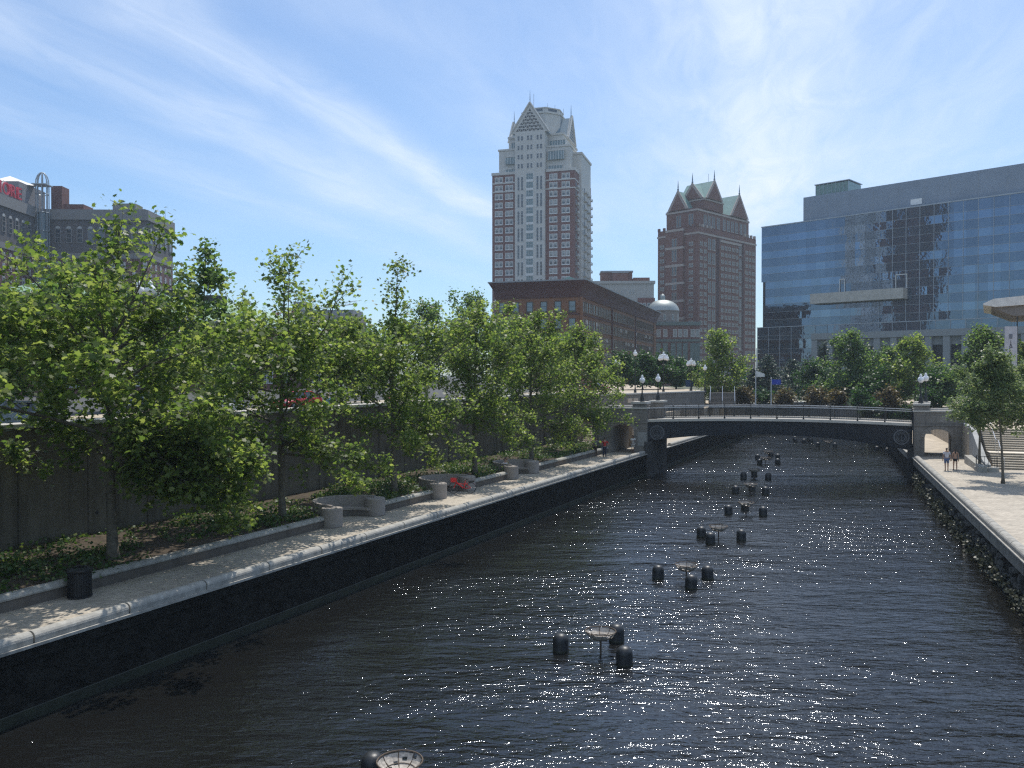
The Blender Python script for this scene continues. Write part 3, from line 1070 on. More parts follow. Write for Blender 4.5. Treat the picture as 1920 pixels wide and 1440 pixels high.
bz = thing('fire_brazier', (0, 0, 0), 0, 'x', 'brazier', 'fire braziers standing in the canal')
MB().tube([(0, 0, -.6), (0, 0, .5)], .035, 10).build('post', RUST, bz)
mb = MB()
n = 28
rim = [(.53 * math.cos(2 * PI * k / n), .53 * math.sin(2 * PI * k / n), .82) for k in range(n + 1)]
mb.tube(rim, .018, 6, cap=False)
low = [(.36 * math.cos(2 * PI * k / n), .36 * math.sin(2 * PI * k / n), .60) for k in range(n + 1)]
mb.tube(low, .01, 5, cap=False)
for k in range(8):
    a = 2 * PI * k / 8 + .2
    mb.tube([(.53 * math.cos(a), .53 * math.sin(a), .82), (.45 * math.cos(a), .45 * math.sin(a), .67), (.25 * math.cos(a), .25 * math.sin(a), .53), (.03 * math.cos(a), .03 * math.sin(a), .49)], .012, 5)
mb.build('basket_frame', RUST, bz)
mb = MB()
n = 24
for i in range(5):
    for k in range(n):
        if (k * 7 + i * 3) % 11 == 0:
            continue
        r0, z0 = (.08, .50), None
        pr = [(.05, .50), (.22, .525), (.33, .57), (.41, .63), (.47, .70), (.515, .78)]
        a, b = 2 * PI * k / n, 2 * PI * (k + 1) / n
        mb.add([(pr[i][0] * math.cos(a), pr[i][0] * math.sin(a), pr[i][1]), (pr[i][0] * math.cos(b), pr[i][0] * math.sin(b), pr[i][1]),
                (pr[i + 1][0] * math.cos(b), pr[i + 1][0] * math.sin(b), pr[i + 1][1]), (pr[i + 1][0] * math.cos(a), pr[i + 1][0] * math.sin(a), pr[i + 1][1])], [(0, 1, 2, 3)])
mb.build('basket_mesh', MESHM, bz)
by = thing('mooring_float', (0, 0, 0), 0, 'x', 'float', 'domed black floats around the braziers')
MB().lathe([(.275, -.4), (.28, .34), (.276, .40), (.26, .47), (.22, .54), (.16, .595), (.08, .62), (0, .628)], 28).build('hull', BUOY, by, smooth=True)
MB().lathe([(.285, -.02), (.287, .0), (.287, .05), (.283, .06)], 28).build('waterline_band', mat('algae_band', (0.02, 0.024, 0.014), 0.5), by)
kz, kb = kids_of(bz), kids_of(by)
ordn = ['nearest', 'second', 'third', 'fourth', 'fifth', 'sixth', 'seventh', 'eighth']
CL = [((1127, 1229), [(1052, 1223, 'left of'), (1157, 1204, 'behind'), (1172, 1248, 'right of and nearer than')]),
      ((1288, 1092), [(1235, 1085, 'left of'), (1328, 1086, 'right of'), (1297, 1104, 'in front of')]),
      ((1348, 1013), [(1316, 1007, 'left of'), (1333, 1019, 'close in front of'), (1391, 1013, 'right of')]),
      ((1400, 964), [(1367, 964, 'left of'), (1432, 967, 'right of'), (1398, 957, 'behind')]),
      ((1408, 926), [(1380, 925, 'left of'), (1436, 927, 'right of'), (1411, 920, 'behind')]),
      ((1415, 896), [(1395, 898, 'left of'), (1441, 899, 'right of'), (1415, 893, 'behind')]),
      ((1436, 872), [(1425, 871.5, 'close left of'), (1459, 870.5, 'right of'), (1421, 862, 'behind and left of')]),
      ((1441, 859), [(1459, 861, 'right of'), (1446, 857, 'close behind')])]
first = True
firstb = True
o0 = wat(750, 1462)
bz.location = (-2.6, 19.05, 0)
bz['label'] = 'brazier at the bottom edge of the view, nearest the camera, cut by the frame'
by.location = (-3.38, 19.9, 0)
by['label'] = 'domed float at the bottom edge beside the brazier nearest the camera'
random.seed(8)
for i, (b, fl) in enumerate(CL):
    c = copy_tree(bz, kz)
    c.location = wat(*b)
    c.rotation_euler.z = random.random() * 6
    c['label'] = '%s steel fire basket on a post, %s' % (['wide mesh', 'mesh', 'open mesh', 'mesh', 'small', 'small distant', 'small distant', 'tiny distant'][i],
                 ['first group of floats from the camera', 'second group of floats from the camera', 'third group of floats from the camera', 'fourth group of floats from the camera', 'fifth group of floats from the camera', 'sixth group, in the bridge shadow', 'seventh group, just this side of the bridge', 'eighth group, behind the seventh near the bridge'][i])
    for (x, y, w) in fl:
        f = copy_tree(by, kb)
        f.location = wat(x, y)
        f.rotation_euler = (random.uniform(-.05, .05), random.uniform(-.05, .05), random.random() * 6)
        f['label'] = 'domed black float %s the %s brazier in the open water' % (w, ordn[i])
far = [(1491, 826, 'leftmost float beyond the bridge, rear of a pair'), (1492, 829.5, 'leftmost float beyond the bridge, front of a pair'), (1508, 831, 'float beyond the bridge, second from the left'), (1517, 825, 'float beyond the bridge in a tight trio, rear one'), (1521, 829.5, 'float beyond the bridge in a tight trio, front one'),
       (1534, 838, 'float beyond the bridge, left of the small dark brazier'), (1566, 839, 'float beyond the bridge, right of the small dark brazier'), (1645, 845.5, 'left float of three under the right side of the bridge'), (1664, 849, 'middle float of three under the right side of the bridge'), (1680, 846, 'right float of three under the right side of the bridge')]
for (x, y, lab) in far:
    f = copy_tree(by, kb)
    f.location = wat(x, y)
    f['label'] = lab
c = copy_tree(bz, kz)
c.location = wat(1553, 838)
c['label'] = 'small dark brazier beyond the bridge between two floats'
# ------------------------------------------------------------------ buildings
GLASSW = mat('window_glass', (0.035, 0.045, 0.055), 0.12, var=0.35, vscale=0.35, spec=0.9)
GLASSB = mat('window_blind', (0.28, 0.30, 0.30), 0.5, var=0.3, vscale=0.5)
FRW = mat('window_frame_white', (0.60, 0.61, 0.60), 0.6, var=0.05)
FRD = mat('window_frame_dark', (0.05, 0.045, 0.04), 0.6)
BRICK = mat('brick_red', (0.165, 0.072, 0.060), 0.9, var=0.14, vscale=0.25)
BRICKD = mat('brick_maroon', (0.165, 0.080, 0.065), 0.9, var=0.14, vscale=0.25)
BROWN = mat('brick_brown', (0.20, 0.095, 0.050), 0.9, var=0.2, vscale=0.4)
BROWND = mat('cornice_maroon', (0.085, 0.035, 0.03), 0.85, var=0.1)
PALE = mat('pale_panel', (0.50, 0.49, 0.46), 0.8, var=0.07, vscale=0.3)
STONE2 = mat('pale_band', (0.36, 0.31, 0.28), 0.85, var=0.1)
VERD = mat('copper_green_roof', (0.16, 0.27, 0.25), 0.6, var=0.12, vscale=0.4)
BLUER = mat('blue_grey_roof', (0.10, 0.17, 0.22), 0.5, var=0.12, vscale=0.4)
GREY = mat('grey_panel', (0.25, 0.27, 0.29), 0.7, var=0.06, vscale=0.2)
DARKV = mat('void_shade', (0.015, 0.017, 0.02), 0.5)  # near-black colour painting the unlit depth behind openings


class Bld:
    """a building in its own frame: x along the facade, y into the building, z up"""

    def __init__(s, name, A, u_deg, label, cat='building', group=None):
        s.t = thing(name, A, R(u_deg), label, cat, group)
        s.w = []
        s.cache = {}

    def box(s, name, m, *a, **k):
        return MB().box(*a).build(name, m, s.t)

    def win(s, kind, x, y, z, rot):
        s.w.append((kind, x, y, z, rot))

    def grid(s, kind, side, xs, zs, off):
        """side F: facade y=off facing -y, xs are x;  side R: x=off facing +x, xs are y;  side L: x=off facing -x"""
        for z in zs:
            for q in xs:
                if side == 'F':
                    s.win(kind, q, off, z, 0)
                elif side == 'R':
                    s.win(kind, off, q, z, PI / 2)
                else:
                    s.win(kind, off, q, z, -PI / 2)

    def finish(s, kinds, key=None, name='window'):
        """kinds: dict kind -> (MB, mats).  100 largest windows as parts, the rest one mesh"""
        if key:
            s.w.sort(key=key)
        ms = {k: v[0].mesh(name, v[1]) for k, v in kinds.items()}
        for kind, x, y, z, rot in s.w[:100]:
            o = bpy.data.objects.new(name, ms[kind])
            C.objects.link(o)
            o.parent = s.t
            o.location = (x, y, z)
            o.rotation_euler.z = rot
        rest = s.w[100:]
        if rest:
            allm = []
            for v in kinds.values():
                for m in v[1]:
                    if m not in allm:
                        allm.append(m)
            mb = MB()
            for kind, x, y, z, rot in rest:
                src, mm = kinds[kind]
                c, sn = math.cos(rot), math.sin(rot)
                o = len(mb.v)
                mb.v += [(x + a * c - b * sn, y + a * sn + b * c, z + d) for a, b, d in src.v]
                mb.f += [tuple(i + o for i in f) for f in src.f]
                mb.m += [allm.index(mm[i]) for i in src.m]
            o = mb.build('smaller_' + name + 's', allm, s.t)
            o['kind'] = 'stuff'


def wbox(w, h, fr=0.12, cols=1, rows=1, gap=0.0, n=1, sill=0.0, proud=.12, mull=.07, blind=0.0):
    """window unit seen from outside at -y; frame slot 0, glass slot 1, blind slot 2; n sashes side by side"""
    mb = MB()
    tw = n * w + (n - 1) * gap
    for i in range(n):
        x0 = -tw / 2 + i * (w + gap)
        x1 = x0 + w
        mb.box(x0, x0 + fr, -proud, -.01, 0, h, 0)
        mb.box(x1 - fr, x1, -proud, -.01, 0, h, 0)
        mb.box(x0 + fr, x1 - fr, -proud, -.01, 0, fr, 0)
        mb.box(x0 + fr, x1 - fr, -proud, -.01, h - fr, h, 0)
        mb.add([(x0 + fr, -.03, fr), (x1 - fr, -.03, fr), (x1 - fr, -.03, h - fr), (x0 + fr, -.03, h - fr)], [(0, 1, 2, 3)], 1)
        for c in range(1, cols):
            x = x0 + w * c / cols
            mb.box(x - mull / 2, x + mull / 2, -proud + .03, -.031, fr, h - fr, 0)
        for r in range(1, rows):
            z = h * r / rows
            mb.box(x0 + fr, x1 - fr, -proud + .02, -.032, z - mull / 2, z + mull / 2, 0)
        if blind:
            mb.add([(x0 + fr, -.036, h - fr - blind * h), (x1 - fr, -.036, h - fr - blind * h), (x1 - fr, -.036, h - fr), (x0 + fr, -.036, h - fr)], [(0, 1, 2, 3)], 2)
    if sill:
        mb.box(-tw / 2 - .1, tw / 2 + .1, -proud - .06, -.005, -sill, -.002, 0)
    return mb


def tri_roof(name, m, parent, x0, x1, y0, y1, z0, z1, axis='y', hip=0):
    """gabled roof solid; ridge along axis"""
    mb = MB()
    if axis == 'y':
        c = (x0 + x1) / 2
        mb.extr(None, [(x0, y0, z0), (x1, y0, z0), (c, y0, z1)], [(x0, y1, z0), (x1, y1, z0), (c, y1, z1)])
    else:
        c = (y0 + y1) / 2
        mb.extr(None, [(x0, y1, z0), (x0, y0, z0), (x0, c, z1)], [(x1, y1, z0), (x1, y0, z0), (x1, c, z1)])
    return mb.build(name, m, parent)


def spire(parent, x, y, z, h=3.0, r=.22):
    return MB().lathe([(r, 0), (r * 1.5, h * .12), (r * .6, h * .22), (r * .9, h * .3), (0.04, h)], 8, (x, y, z)).build('spire', BLUER, parent)


# ---- tall apartment tower
tw = Bld('apartment_tower', (-9.1, 381, 0), math.degrees(math.atan2(-11, 37)), 'tallest tower, red brick shoulders around a pale middle with latticed gables')
T = tw.t
Wd, Dp = 38.6, 38.0
FL = 3.85
tw.box('brick_body', BRICK, 0, Wd, 0, Dp, 4, 100.5)
tw.box('brick_cornice', PALE, -.3, 11.2, -.3, Dp + .3, 100.504, 101.7)
tw.box('brick_cornice', PALE, 25.5, Wd + .3, -.3, 12, 100.504, 101.7)
tw.box('pale_center', PALE, 11.3, 25.3, -1.6, 16, 4, 118.5)
for z in (97.0, 93.1):
    tw.box('band', PALE, -.12, 11.28, -.12, 3, z - .55, z)
    tw.box('band', PALE, 25.32, Wd + .12, -.12, 9.3, z - .55, z)
tw.box('pale_shoulder', PALE, 2.6, 36.0, 2.2, Dp - 2, 101.704, 112)
tw.box('shoulder_cornice', PALE, 2.2, 36.4, 1.8, Dp - 1.6, 112.004, 112.8)
tw.box('upper_tier', PALE, 6.6, 32.5, 4.5, Dp - 5, 112.804, 118)
tw.box('tier_cornice', PALE, 6.2, 32.9, 4.1, Dp - 4.6, 118.004, 118.9)
# pale bay on the right side
tw.box('pale_side_bay', PALE, 30.0, Wd + 1.2, 9.4, 31.0, 4, 109.8)
tw.box('side_cornice', PALE, 29.8, Wd + 1.6, 9.0, 31.4, 109.804, 110.8)
# glazed corner bays on the shoulders
GL2 = mat('bay_glass', (0.10, 0.16, 0.17), 0.15, var=0.3, vscale=0.6, spec=0.8)
for (x0, x1, z0, z1) in ((26.2, 33.5, 106.2, 110.0), (26.2, 33.5, 112.85, 115.5), (26.2, 32.5, 101.9, 103.6), (6.0, 11.1, 105.5, 108.6), (8.0, 11.1, 113.2, 116.0), (6.0, 11.1, 101.9, 103.3)):
    y = 2.15 if z0 < 112 else 4.45
    b = tw.box('bay_window', GL2, x0, x1, y - 1.2 if z0 in (106.2, 105.5) else y - .35, y + .3, z0, z1)
    nn = max(3, int((x1 - x0) / 1.1))
    for k in range(nn + 1):
        x = x0 + (x1 - x0) * k / nn
        yy = (y - 1.2 if z0 in (106.2, 105.5) else y - .35)
        MB().box(x - .1, x + .1, yy - .12, yy - .003, z0, z1).build('mullion', FRW, b)
    MB().box(x0 - .15, x1 + .15, yy - .2, y, z1 + .004, z1 + .5).build('bay_cap', PALE, b)
# gables
cxg, zg, hg = 18.35, 118.5, 13.0
hw = 8.6


def gable(ox, oy, ang, depth, hwid, zb_, h, lattice=True, roofm=BLUER):
    """a gable facing local -y of frame (ox, oy, ang), roof running back"""
    c, s_ = math.cos(ang), math.sin(ang)
    f = lambda x, y, z: (ox + x * c - y * s_, oy + x * s_ + y * c, z)
    mb = MB().extr(None, [(-hwid, 0, zb_), (hwid, 0, zb_), (0, 0, zb_ + h)], [(-hwid, .9, zb_), (hwid, .9, zb_), (0, .9, zb_ + h)])
    g = mb.xform(f).build('gable_wall', PALE, T)
    k_ = .96
    mb = MB().extr(None, [(-hwid * k_, .91, zb_), (hwid * k_, .91, zb_), (0, .91, zb_ + h * k_)], [(-hwid * k_, depth, zb_), (hwid * k_, depth, zb_), (0, depth, zb_ + h * k_)])
    mb.xform(f).build('gable_roof', roofm, T)
    for sx in (-1, 1):
        p = [(sx * hwid * 1.06, -.25, zb_ - .4), (0, -.25, zb_ + h + .5)]
        mb = MB().tube([f(*p[0]), f(*p[1])], .42, 4)
        mb.build('gable_coping', PALE, g)
    if lattice:
        mb = MB()
        rows = 7
        H2 = h * .80
        rh = H2 / rows
        base = hwid * .78
        for r in range(rows):
            z0 = zb_ + .5 + r * rh
            wdt = base * (1 - r / rows)
            nt = rows - r
            cw_ = 2 * wdt / nt
            for k in range(nt):
                x = -wdt + cw_ * k
                a = .14
                mb.add([(x + a * cw_, -.03, z0 + .16), (x + cw_ * (1 - a), -.03, z0 + .16), (x + cw_ / 2, -.03, z0 + rh * .88)], [(0, 1, 2)])
                if k < nt - 1:
                    mb.add([(x + cw_ / 2 + a * cw_, -.03, z0 + rh * .84), (x + cw_ * 1.5 - a * cw_, -.03, z0 + rh * .84), (x + cw_, -.03, z0 + .30)], [(0, 2, 1)])
        mb.xform(f).build('lattice_openings', DARKV, g)
    x, y, z = f(0, .3, zb_ + h)
    spire(T, x, y, z - .2, 6.0)


gable(cxg, -1.6, 0, 17, hw, zg, hg)
gable(33.2, 18.5, PI / 2, 12, 7.6, zg, 11.5)
gable(4.8, 18.5, -PI / 2, 12, 7.6, zg, 11.0)
mb = MB()
oct_ = [(19 + 10.2 * math.cos(PI / 8 + PI / 4 * k), 19 + 10.2 * math.sin(PI / 8 + PI / 4 * k)) for k in range(8)]
mb.prism(oct_, 118.95, 130.2)
mb.build('crown_drum', PALE, T)
oct2 = [(19 + (p[0] - 19) * 1.06, 19 + (p[1] - 19) * 1.06) for p in oct_]
MB().prism(oct2, 130.204, 131.0).build('crown_band', PALE, T)
MB().prism([(19 + (p[0] - 19) * .97, 19 + (p[1] - 19) * .97) for p in oct_], 131.004, 132.6).build('crown_screen', PALE, T)
for k in range(8):
    a = PI / 4 * k
    MB().box(8.9, 9.25, -2.3, 2.3, 131.2, 132.4).xform(lambda x, y, z: (19 + x * math.cos(a) - y * math.sin(a), 19 + x * math.sin(a) + y * math.cos(a), z)).build('crown_window', GLASSW, T)
MB().prism(oct_, 132.604, 133.0).build('crown_cap', PALE, T)
for (x, y, h) in ((16, 14, 8), (22, 17, 4), (25, 19, 3.4), (28, 24, 3)):
    MB().tube([(x, y, 133), (x, y, 133 + h)], .09, 5).build('antenna', GREY, T)
# side balconies
BAL = mat('balcony_slab', (0.42, 0.42, 0.40), 0.8)
kf = {}
for k in range(24):
    z = 8.5 + k * FL
    if z > 97:
        break
    for (y0, y1, off) in ((2.2, 5.2, Wd), (14.5, 18.0, Wd + 1.2), (22.5, 26, Wd + 1.2), (33, 36, Wd)):
        b = MB().box(off + .01, off + 1.3, y0, y1, z, z + .2).box(off + 1.2, off + 1.3, y0, y1, z + .204, z + 1.2)
        b.box(off + .01, off + .02, y0 + .3, y1 - .3, z + .21, z + 2.6, 1)
        if k > 12:
            b.build('balcony', [BAL, DARKV], T)
        else:
            kf.setdefault('m', MB())
            o_ = len(kf['m'].v)
            kf['m'].v += b.v
            kf['m'].f += [tuple(i + o_ for i in f) for f in b.f]
            kf['m'].m += b.m
o = kf['m'].build('lower_balconies', [BAL, DARKV], T)
o['kind'] = 'stuff'
pair = (wbox(1.75, 2.45, .24, 1, 2, .22, 2, .25, blind=.3), [FRW, GLASSW, GLASSB])
pair2 = (wbox(1.75, 2.45, .24, 1, 2, .22, 2, .25, blind=.7), [FRW, GLASSW, GLASSB])
tall = (wbox(1.15, 6.2, .12, 1, 4, .55, 2, 0), [FRW, GLASSW])
tri_ = (wbox(3.4, 3.0, .16, 3, 2, 0, 1, .9), [FRW, GL2])
two = (wbox(1.15, 2.3, .12, 1, 2, .45, 2, 0), [FRW, GLASSW])
random.seed(11)
zs = [97.5 - FL * k for k in range(24)]
for z in zs:
    if z < 5:
        continue
    for x in (3.2, 8.2, 28.9, 34.6):
        tw.win('pair' if random.random() < .65 else 'pair2', x, 0, z - .4, 0)
    tw.win('tri', 18.3, -1.6, z - .3, 0)
for k in range(12):
    z = 92.0 - k * FL * 2
    if z < 5:
        break
    for x in (13.9, 22.8):
        tw.win('tall', x, -1.6, z + .5, 0)
for z in (101.8, 105.9, 110.1, 114.3):
    for x in (13.9, 18.3, 22.8):
        tw.win('two', x, -1.6, z + .6, 0)
for k in range(23):
    z = 8 + k * FL
    tw.win('two', Wd, 7.4, z, PI / 2)
    for y in (11.5, 20.2, 29):
        tw.win('two', Wd + 1.2, y, z, PI / 2)
tw.finish({'pair': pair, 'pair2': pair2, 'tall': tall, 'tri': tri_, 'two': two}, key=lambda w: (w[4] > 0, -w[3]))

# ---- gabled red tower
t2 = Bld('gabled_tower', (78.6 - .707 * 20.4, 350 + .707 * 20.4, 0), -45, 'red brick hotel tower with green gabled roofs and finials')
T2 = t2.t
t2.box('brick_body', BRICKD, 0, 20.4, 0, 49, 4, 72.0)
t2.box('upper_block', BRICKD, 3.0, 18.6, 2.2, 45.5, 72.004, 80.5)
t2.box('upper_band', STONE2, 2.7, 18.9, 1.9, 45.8, 79.2, 80.0)
t2.box('shade_strip', mat('brick_shaded', (0.07, 0.03, 0.025), 0.9), 20.3, 20.46, 14.5, 17.0, 5, 70)  # darker strip proud of the wall, painting the shade of a recess
t2.box('shade_strip', MATS['brick_shaded'], 20.3, 20.46, 36, 38, 5, 70)
t2.box('tall_block', BRICKD, 8.0, 19.2, 6.5, 22, 80.504, 85.15)
t2.box('tall_band', STONE2, 7.7, 19.5, 6.2, 22.3, 84.3, 84.9)
t2.box('centre_bay', BRICKD, 4.9, 13.6, -1.1, .0, 4, 71.5)
for k in range(6):
    z = 70.8 - k * 7.6
    t2.box('band', STONE2, 4.7, 13.8, -1.3, -.06, z, z + 1.0)
t2.box('parapet_band', STONE2, -.25, 20.65, -.25, 49.25, 68.9, 69.7)
t2.box('side_band', STONE2, 20.405, 20.75, 17.5, 35.5, 67.2, 68.2)
for x in (0.5, 3.2, 15.5, 18, 20.2):
    t2.box('merlon', BRICKD, x - .5, x + .5, -.2, .6, 72.01, 73.2)
for y in (1, 4, 7, 10, 39, 42, 45, 48):
    t2.box('merlon', STONE2, 19.7, 20.6, y - .5, y + .5, 72.01, 73.3)


def gable2(x0, x1, y0, y1, z0, z1, axis, front):
    rf = tri_roof('roof', VERD, T2, x0 - .3, x1 + .3, y0 + (.0 if axis == 'y' else -.3), y1 + (.0 if axis == 'y' else .3), z0 + .05, z1 + .15, axis)
    mb = MB()
    if axis == 'y':
        c = (x0 + x1) / 2
        mb.extr(None, [(x0 - .5, y0 - .5, z0), (x1 + .5, y0 - .5, z0), (c, y0 - .5, z1 + .7)], [(x0 - .5, y0 - .002, z0), (x1 + .5, y0 - .002, z0), (c, y0 - .002, z1 + .7)])
        g = mb.build('gable', STONE2, T2)
        MB().extr(None, [(x0 + .9, y0 - .56, z0), (x1 - .9, y0 - .56, z0), (c, y0 - .56, z1 - 1.1)], [(x0 + .9, y0 - .503, z0), (x1 - .9, y0 - .503, z0), (c, y0 - .503, z1 - 1.1)]).build('gable_brick', BRICKD, g)
        spire(T2, c, y0 - .2, z1 + .3, 4.5, .3)
    else:
        c = (y0 + y1) / 2
        mb.extr(None, [(x1 + .002, y0 - .5, z0), (x1 + .002, y1 + .5, z0), (x1 + .002, c, z1 + .7)], [(x1 + .5, y0 - .5, z0), (x1 + .5, y1 + .5, z0), (x1 + .5, c, z1 + .7)])
        g = mb.build('gable', STONE2, T2)
        MB().extr(None, [(x1 + .503, y0 + .9, z0), (x1 + .503, y1 - .9, z0), (x1 + .503, c, z1 - 1.1)], [(x1 + .56, y0 + .9, z0), (x1 + .56, y1 - .9, z0), (x1 + .56, c, z1 - 1.1)]).build('gable_brick', BRICKD, g)
        spire(T2, x1 + .2, c, z1 + .3, 4.5, .3)


gable2(4.4, 14.0, 2.0, 30, 80.5, 88.6, 'y', 0)
gable2(8.6, 18.6, 6.4, 22, 85.2, 91.8, 'y', 0)
gable2(6, 19.4, 7.6, 20.6, 85.2, 93.4, 'x', 0)
gable2(4, 19.0, 28.5, 43.5, 80.5, 90.6, 'x', 0)
spire(T2, 4.4, 30, 80.5, 10, .3)
ww = (wbox(.92, 1.6, .15, 1, 2, .3, 2, .15, blind=.3), [mat('window_frame_beige', (0.34, 0.31, 0.28), 0.7), GLASSW, GLASSB])
wtall = (wbox(1.0, 4.8, .16, 1, 4, .35, 2, .2), [MATS['window_frame_beige'], GLASSW])
for k in range(20):
    z = 64.2 - k * 3.05
    for x in (2.3, 17.0):
        t2.win('w', x, 0, z, 0)
    for y in (2.4, 5.6, 19.4, 22.5, 25.6, 28.7, 31.8, 40.4, 43.5, 46.6):
        t2.win('w', 20.4, y, z, PI / 2)
for k in range(10):
    z = 63.0 - k * 6.1
    for y in (9.0, 12.4, 34.7):
        t2.win('t', 20.4, y, z, PI / 2)
    t2.win('t', 9.3, -1.1, z + 1.2 if k else z, 0)
for y in (8.3, 11.5, 15, 19, 24, 27.5, 31, 34.5, 38.5, 42):
    t2.win('t', 18.6, y, 73.3, PI / 2)
for x in (9.3, 15.5):
    t2.win('t', x, 2.2, 73.3, 0)
t2.finish({'w': ww, 't': wtall}, key=lambda w: (w[4] > 0 and w[0] == 'w', -w[3]))
mb = MB().tube([(10, 25, 88), (10, 25, 100)], .08, 5)
mb.build('antenna', GREY, T2)

# ---- brown brick block with two facades
p0 = Vector((-4.0, 207, 0))
p1 = Vector((16.5, 200, 0))
p2 = Vector((53.6, 308, 0))
bb = thing('brown_brick_block', p1, 0, 'long brown brick office block with deep maroon cornice before the tallest tower', 'building')
uf = (p1 - p0).normalized()
us = (p2 - p1).normalized()
inn = Vector((-us.y, us.x, 0)) * 15
ZT, ZM = 32.2, 28.3
foot = [(p0.x, p0.y), (p1.x, p1.y), (p2.x, p2.y), (p2.x + inn.x, p2.y + inn.y), (p1.x + inn.x * .6 + us.x * 18, p1.y + inn.y * .6 + us.y * 18), (p0.x + 4, p0.y + 17)]


def grow_poly(poly, d):
    c = Vector((sum(p[0] for p in poly) / len(poly), sum(p[1] for p in poly) / len(poly)))
    n = len(poly)
    out = []
    for i in range(n):
        a, b, e = Vector(poly[i - 1]), Vector(poly[i]), Vector(poly[(i + 1) % n])
        d1, d2 = (b - a).normalized(), (e - b).normalized()
        n1, n2 = Vector((d1.y, -d1.x)), Vector((d2.y, -d2.x))
        m_ = (n1 + n2)
        m_ = m_ / max(.3, m_.dot(n1))
        out.append((b.x + m_.x * d, b.y + m_.y * d))
    return out


rel = [(x - p1.x, y - p1.y) for x, y in foot]
MB().prism(rel, 4, ZM).build('wall', BROWN, bb)
mb = MB()
r1, r2 = grow_poly(rel, .25), grow_poly(rel, 1.6)
n = len(rel)
mb.v = [(x, y, ZM + .004) for x, y in r1] + [(x, y, ZM + 2.0) for x, y in grow_poly(rel, .5)] + [(x, y, ZT) for x, y in r2]
mb.f = [tuple(range(n - 1, -1, -1)), tuple(range(2 * n, 3 * n))] + [(k * n + i, k * n + (i + 1) % n, (k + 1) * n + (i + 1) % n, (k + 1) * n + i) for k in range(2) for i in range(n)]
mb.m = [0] * len(mb.f)
mb.build('cornice', BROWND, bb)
MB().prism(grow_poly(rel, 1.75), ZT + .004, ZT + .3).build('roof_edge', GREY, bb)
MB().prism(grow_poly(rel, .16), 24.0, 24.4).build('band', BROWND, bb)
MB().prism(grow_poly(rel, .12), 12.0, 12.4).build('band', BROWND, bb)
for k, s_ in enumerate((0, 36, 72, 108)):
    q = us * s_
    mb = MB().box(-.4, .4, -.35, .2, 4, ZM)
    o = mb.build('pilaster', BROWND if k in (1, 2) else BROWN, bb)
    o.location = (q.x + (0.25 if k == 0 else 0), q.y, 0)
    o.rotation_euler.z = math.atan2(us.y, us.x)
wm1 = wbox(1.7, 2.5, .14, 1, 2, 0, 1, .3, blind=.0).mesh('window', [FRD, mat('window_sky_glass', (0.10, 0.14, 0.17), 0.08, var=0.3, spec=1.0)])
cnt = 0
for z in (24.9, 20.7, 16.9):
    for k in range(6):
        s_ = 21.66 - 2.0 - k * 3.6
        q = -uf * (21.66 - s_)
        o = bpy.data.objects.new('window', wm1)
        C.objects.link(o)
        o.parent = bb
        o.location = (q.x, q.y, z)
        o.rotation_euler.z = math.atan2(uf.y, uf.x)
        cnt += 1
wmp = wbox(1.25, 2.5, .12, 1, 2, .35, 2, .2).mesh('window', [mat('window_frame_tan', (0.16, 0.12, 0.09), 0.7), GLASSW])
wmb = wbox(1.25, 2.5, .12, 1, 2, .35, 2, .2, blind=.4).mesh('window', [MATS['window_frame_tan'], GLASSW, mat('blind_white', (0.75, 0.75, 0.72), 0.6)])
rest = MB()
random.seed(3)
order = []
for k in range(28):
    for z in (24.9, 20.7, 16.9, 13.0, 8.7):
        order.append((k, z))
for i, (k, z) in enumerate(order):
    s_ = 2.6 + k * 3.8 + (1.2 if k > 8 else 0) + (1.2 if k > 17 else 0)
    if s_ > 112:
        continue
    blind = random.random() < .35 and z < 24
    if cnt < 100 and z > 12:
        o = bpy.data.objects.new('window', wmb if blind else wmp)
        C.objects.link(o)
        o.parent = bb
        q = us * s_
        o.location = (q.x, q.y, z)
        o.rotation_euler.z = math.atan2(us.y, us.x)
        cnt += 1
    else:
        src = wmb if blind else wmp
        a = math.atan2(us.y, us.x)
        c, sn = math.cos(a), math.sin(a)
        q = us * s_
        o_ = len(rest.v)
        rest.v += [(q.x + v.co.x * c - v.co.y * sn, q.y + v.co.x * sn + v.co.y * c, z + v.co.z) for v in src.vertices]
        rest.f += [tuple(i2 + o_ for i2 in f.vertices) for f in src.polygons]
        rest.m += [f.material_index for f in src.polygons]
rest.build('smaller_windows', [MATS['window_frame_tan'], GLASSW, MATS['blind_white']], bb)['kind'] = 'stuff'
mb = MB().extr(None, [(0, 0, 0), (16, 0, 0), (8, 0, 2.6)], [(0, 40, 0), (16, 40, 0), (8, 40, 2.6)])
o = mb.build('skylight_roof', VERD, bb)
q = us * 14 + Vector((-us.y, us.x, 0)) * 15
o.location = (q.x + 2, q.y, ZT + .31)
o.rotation_euler.z = math.atan2(us.y, us.x) - PI / 2
o.scale = (.8, .9, 1)

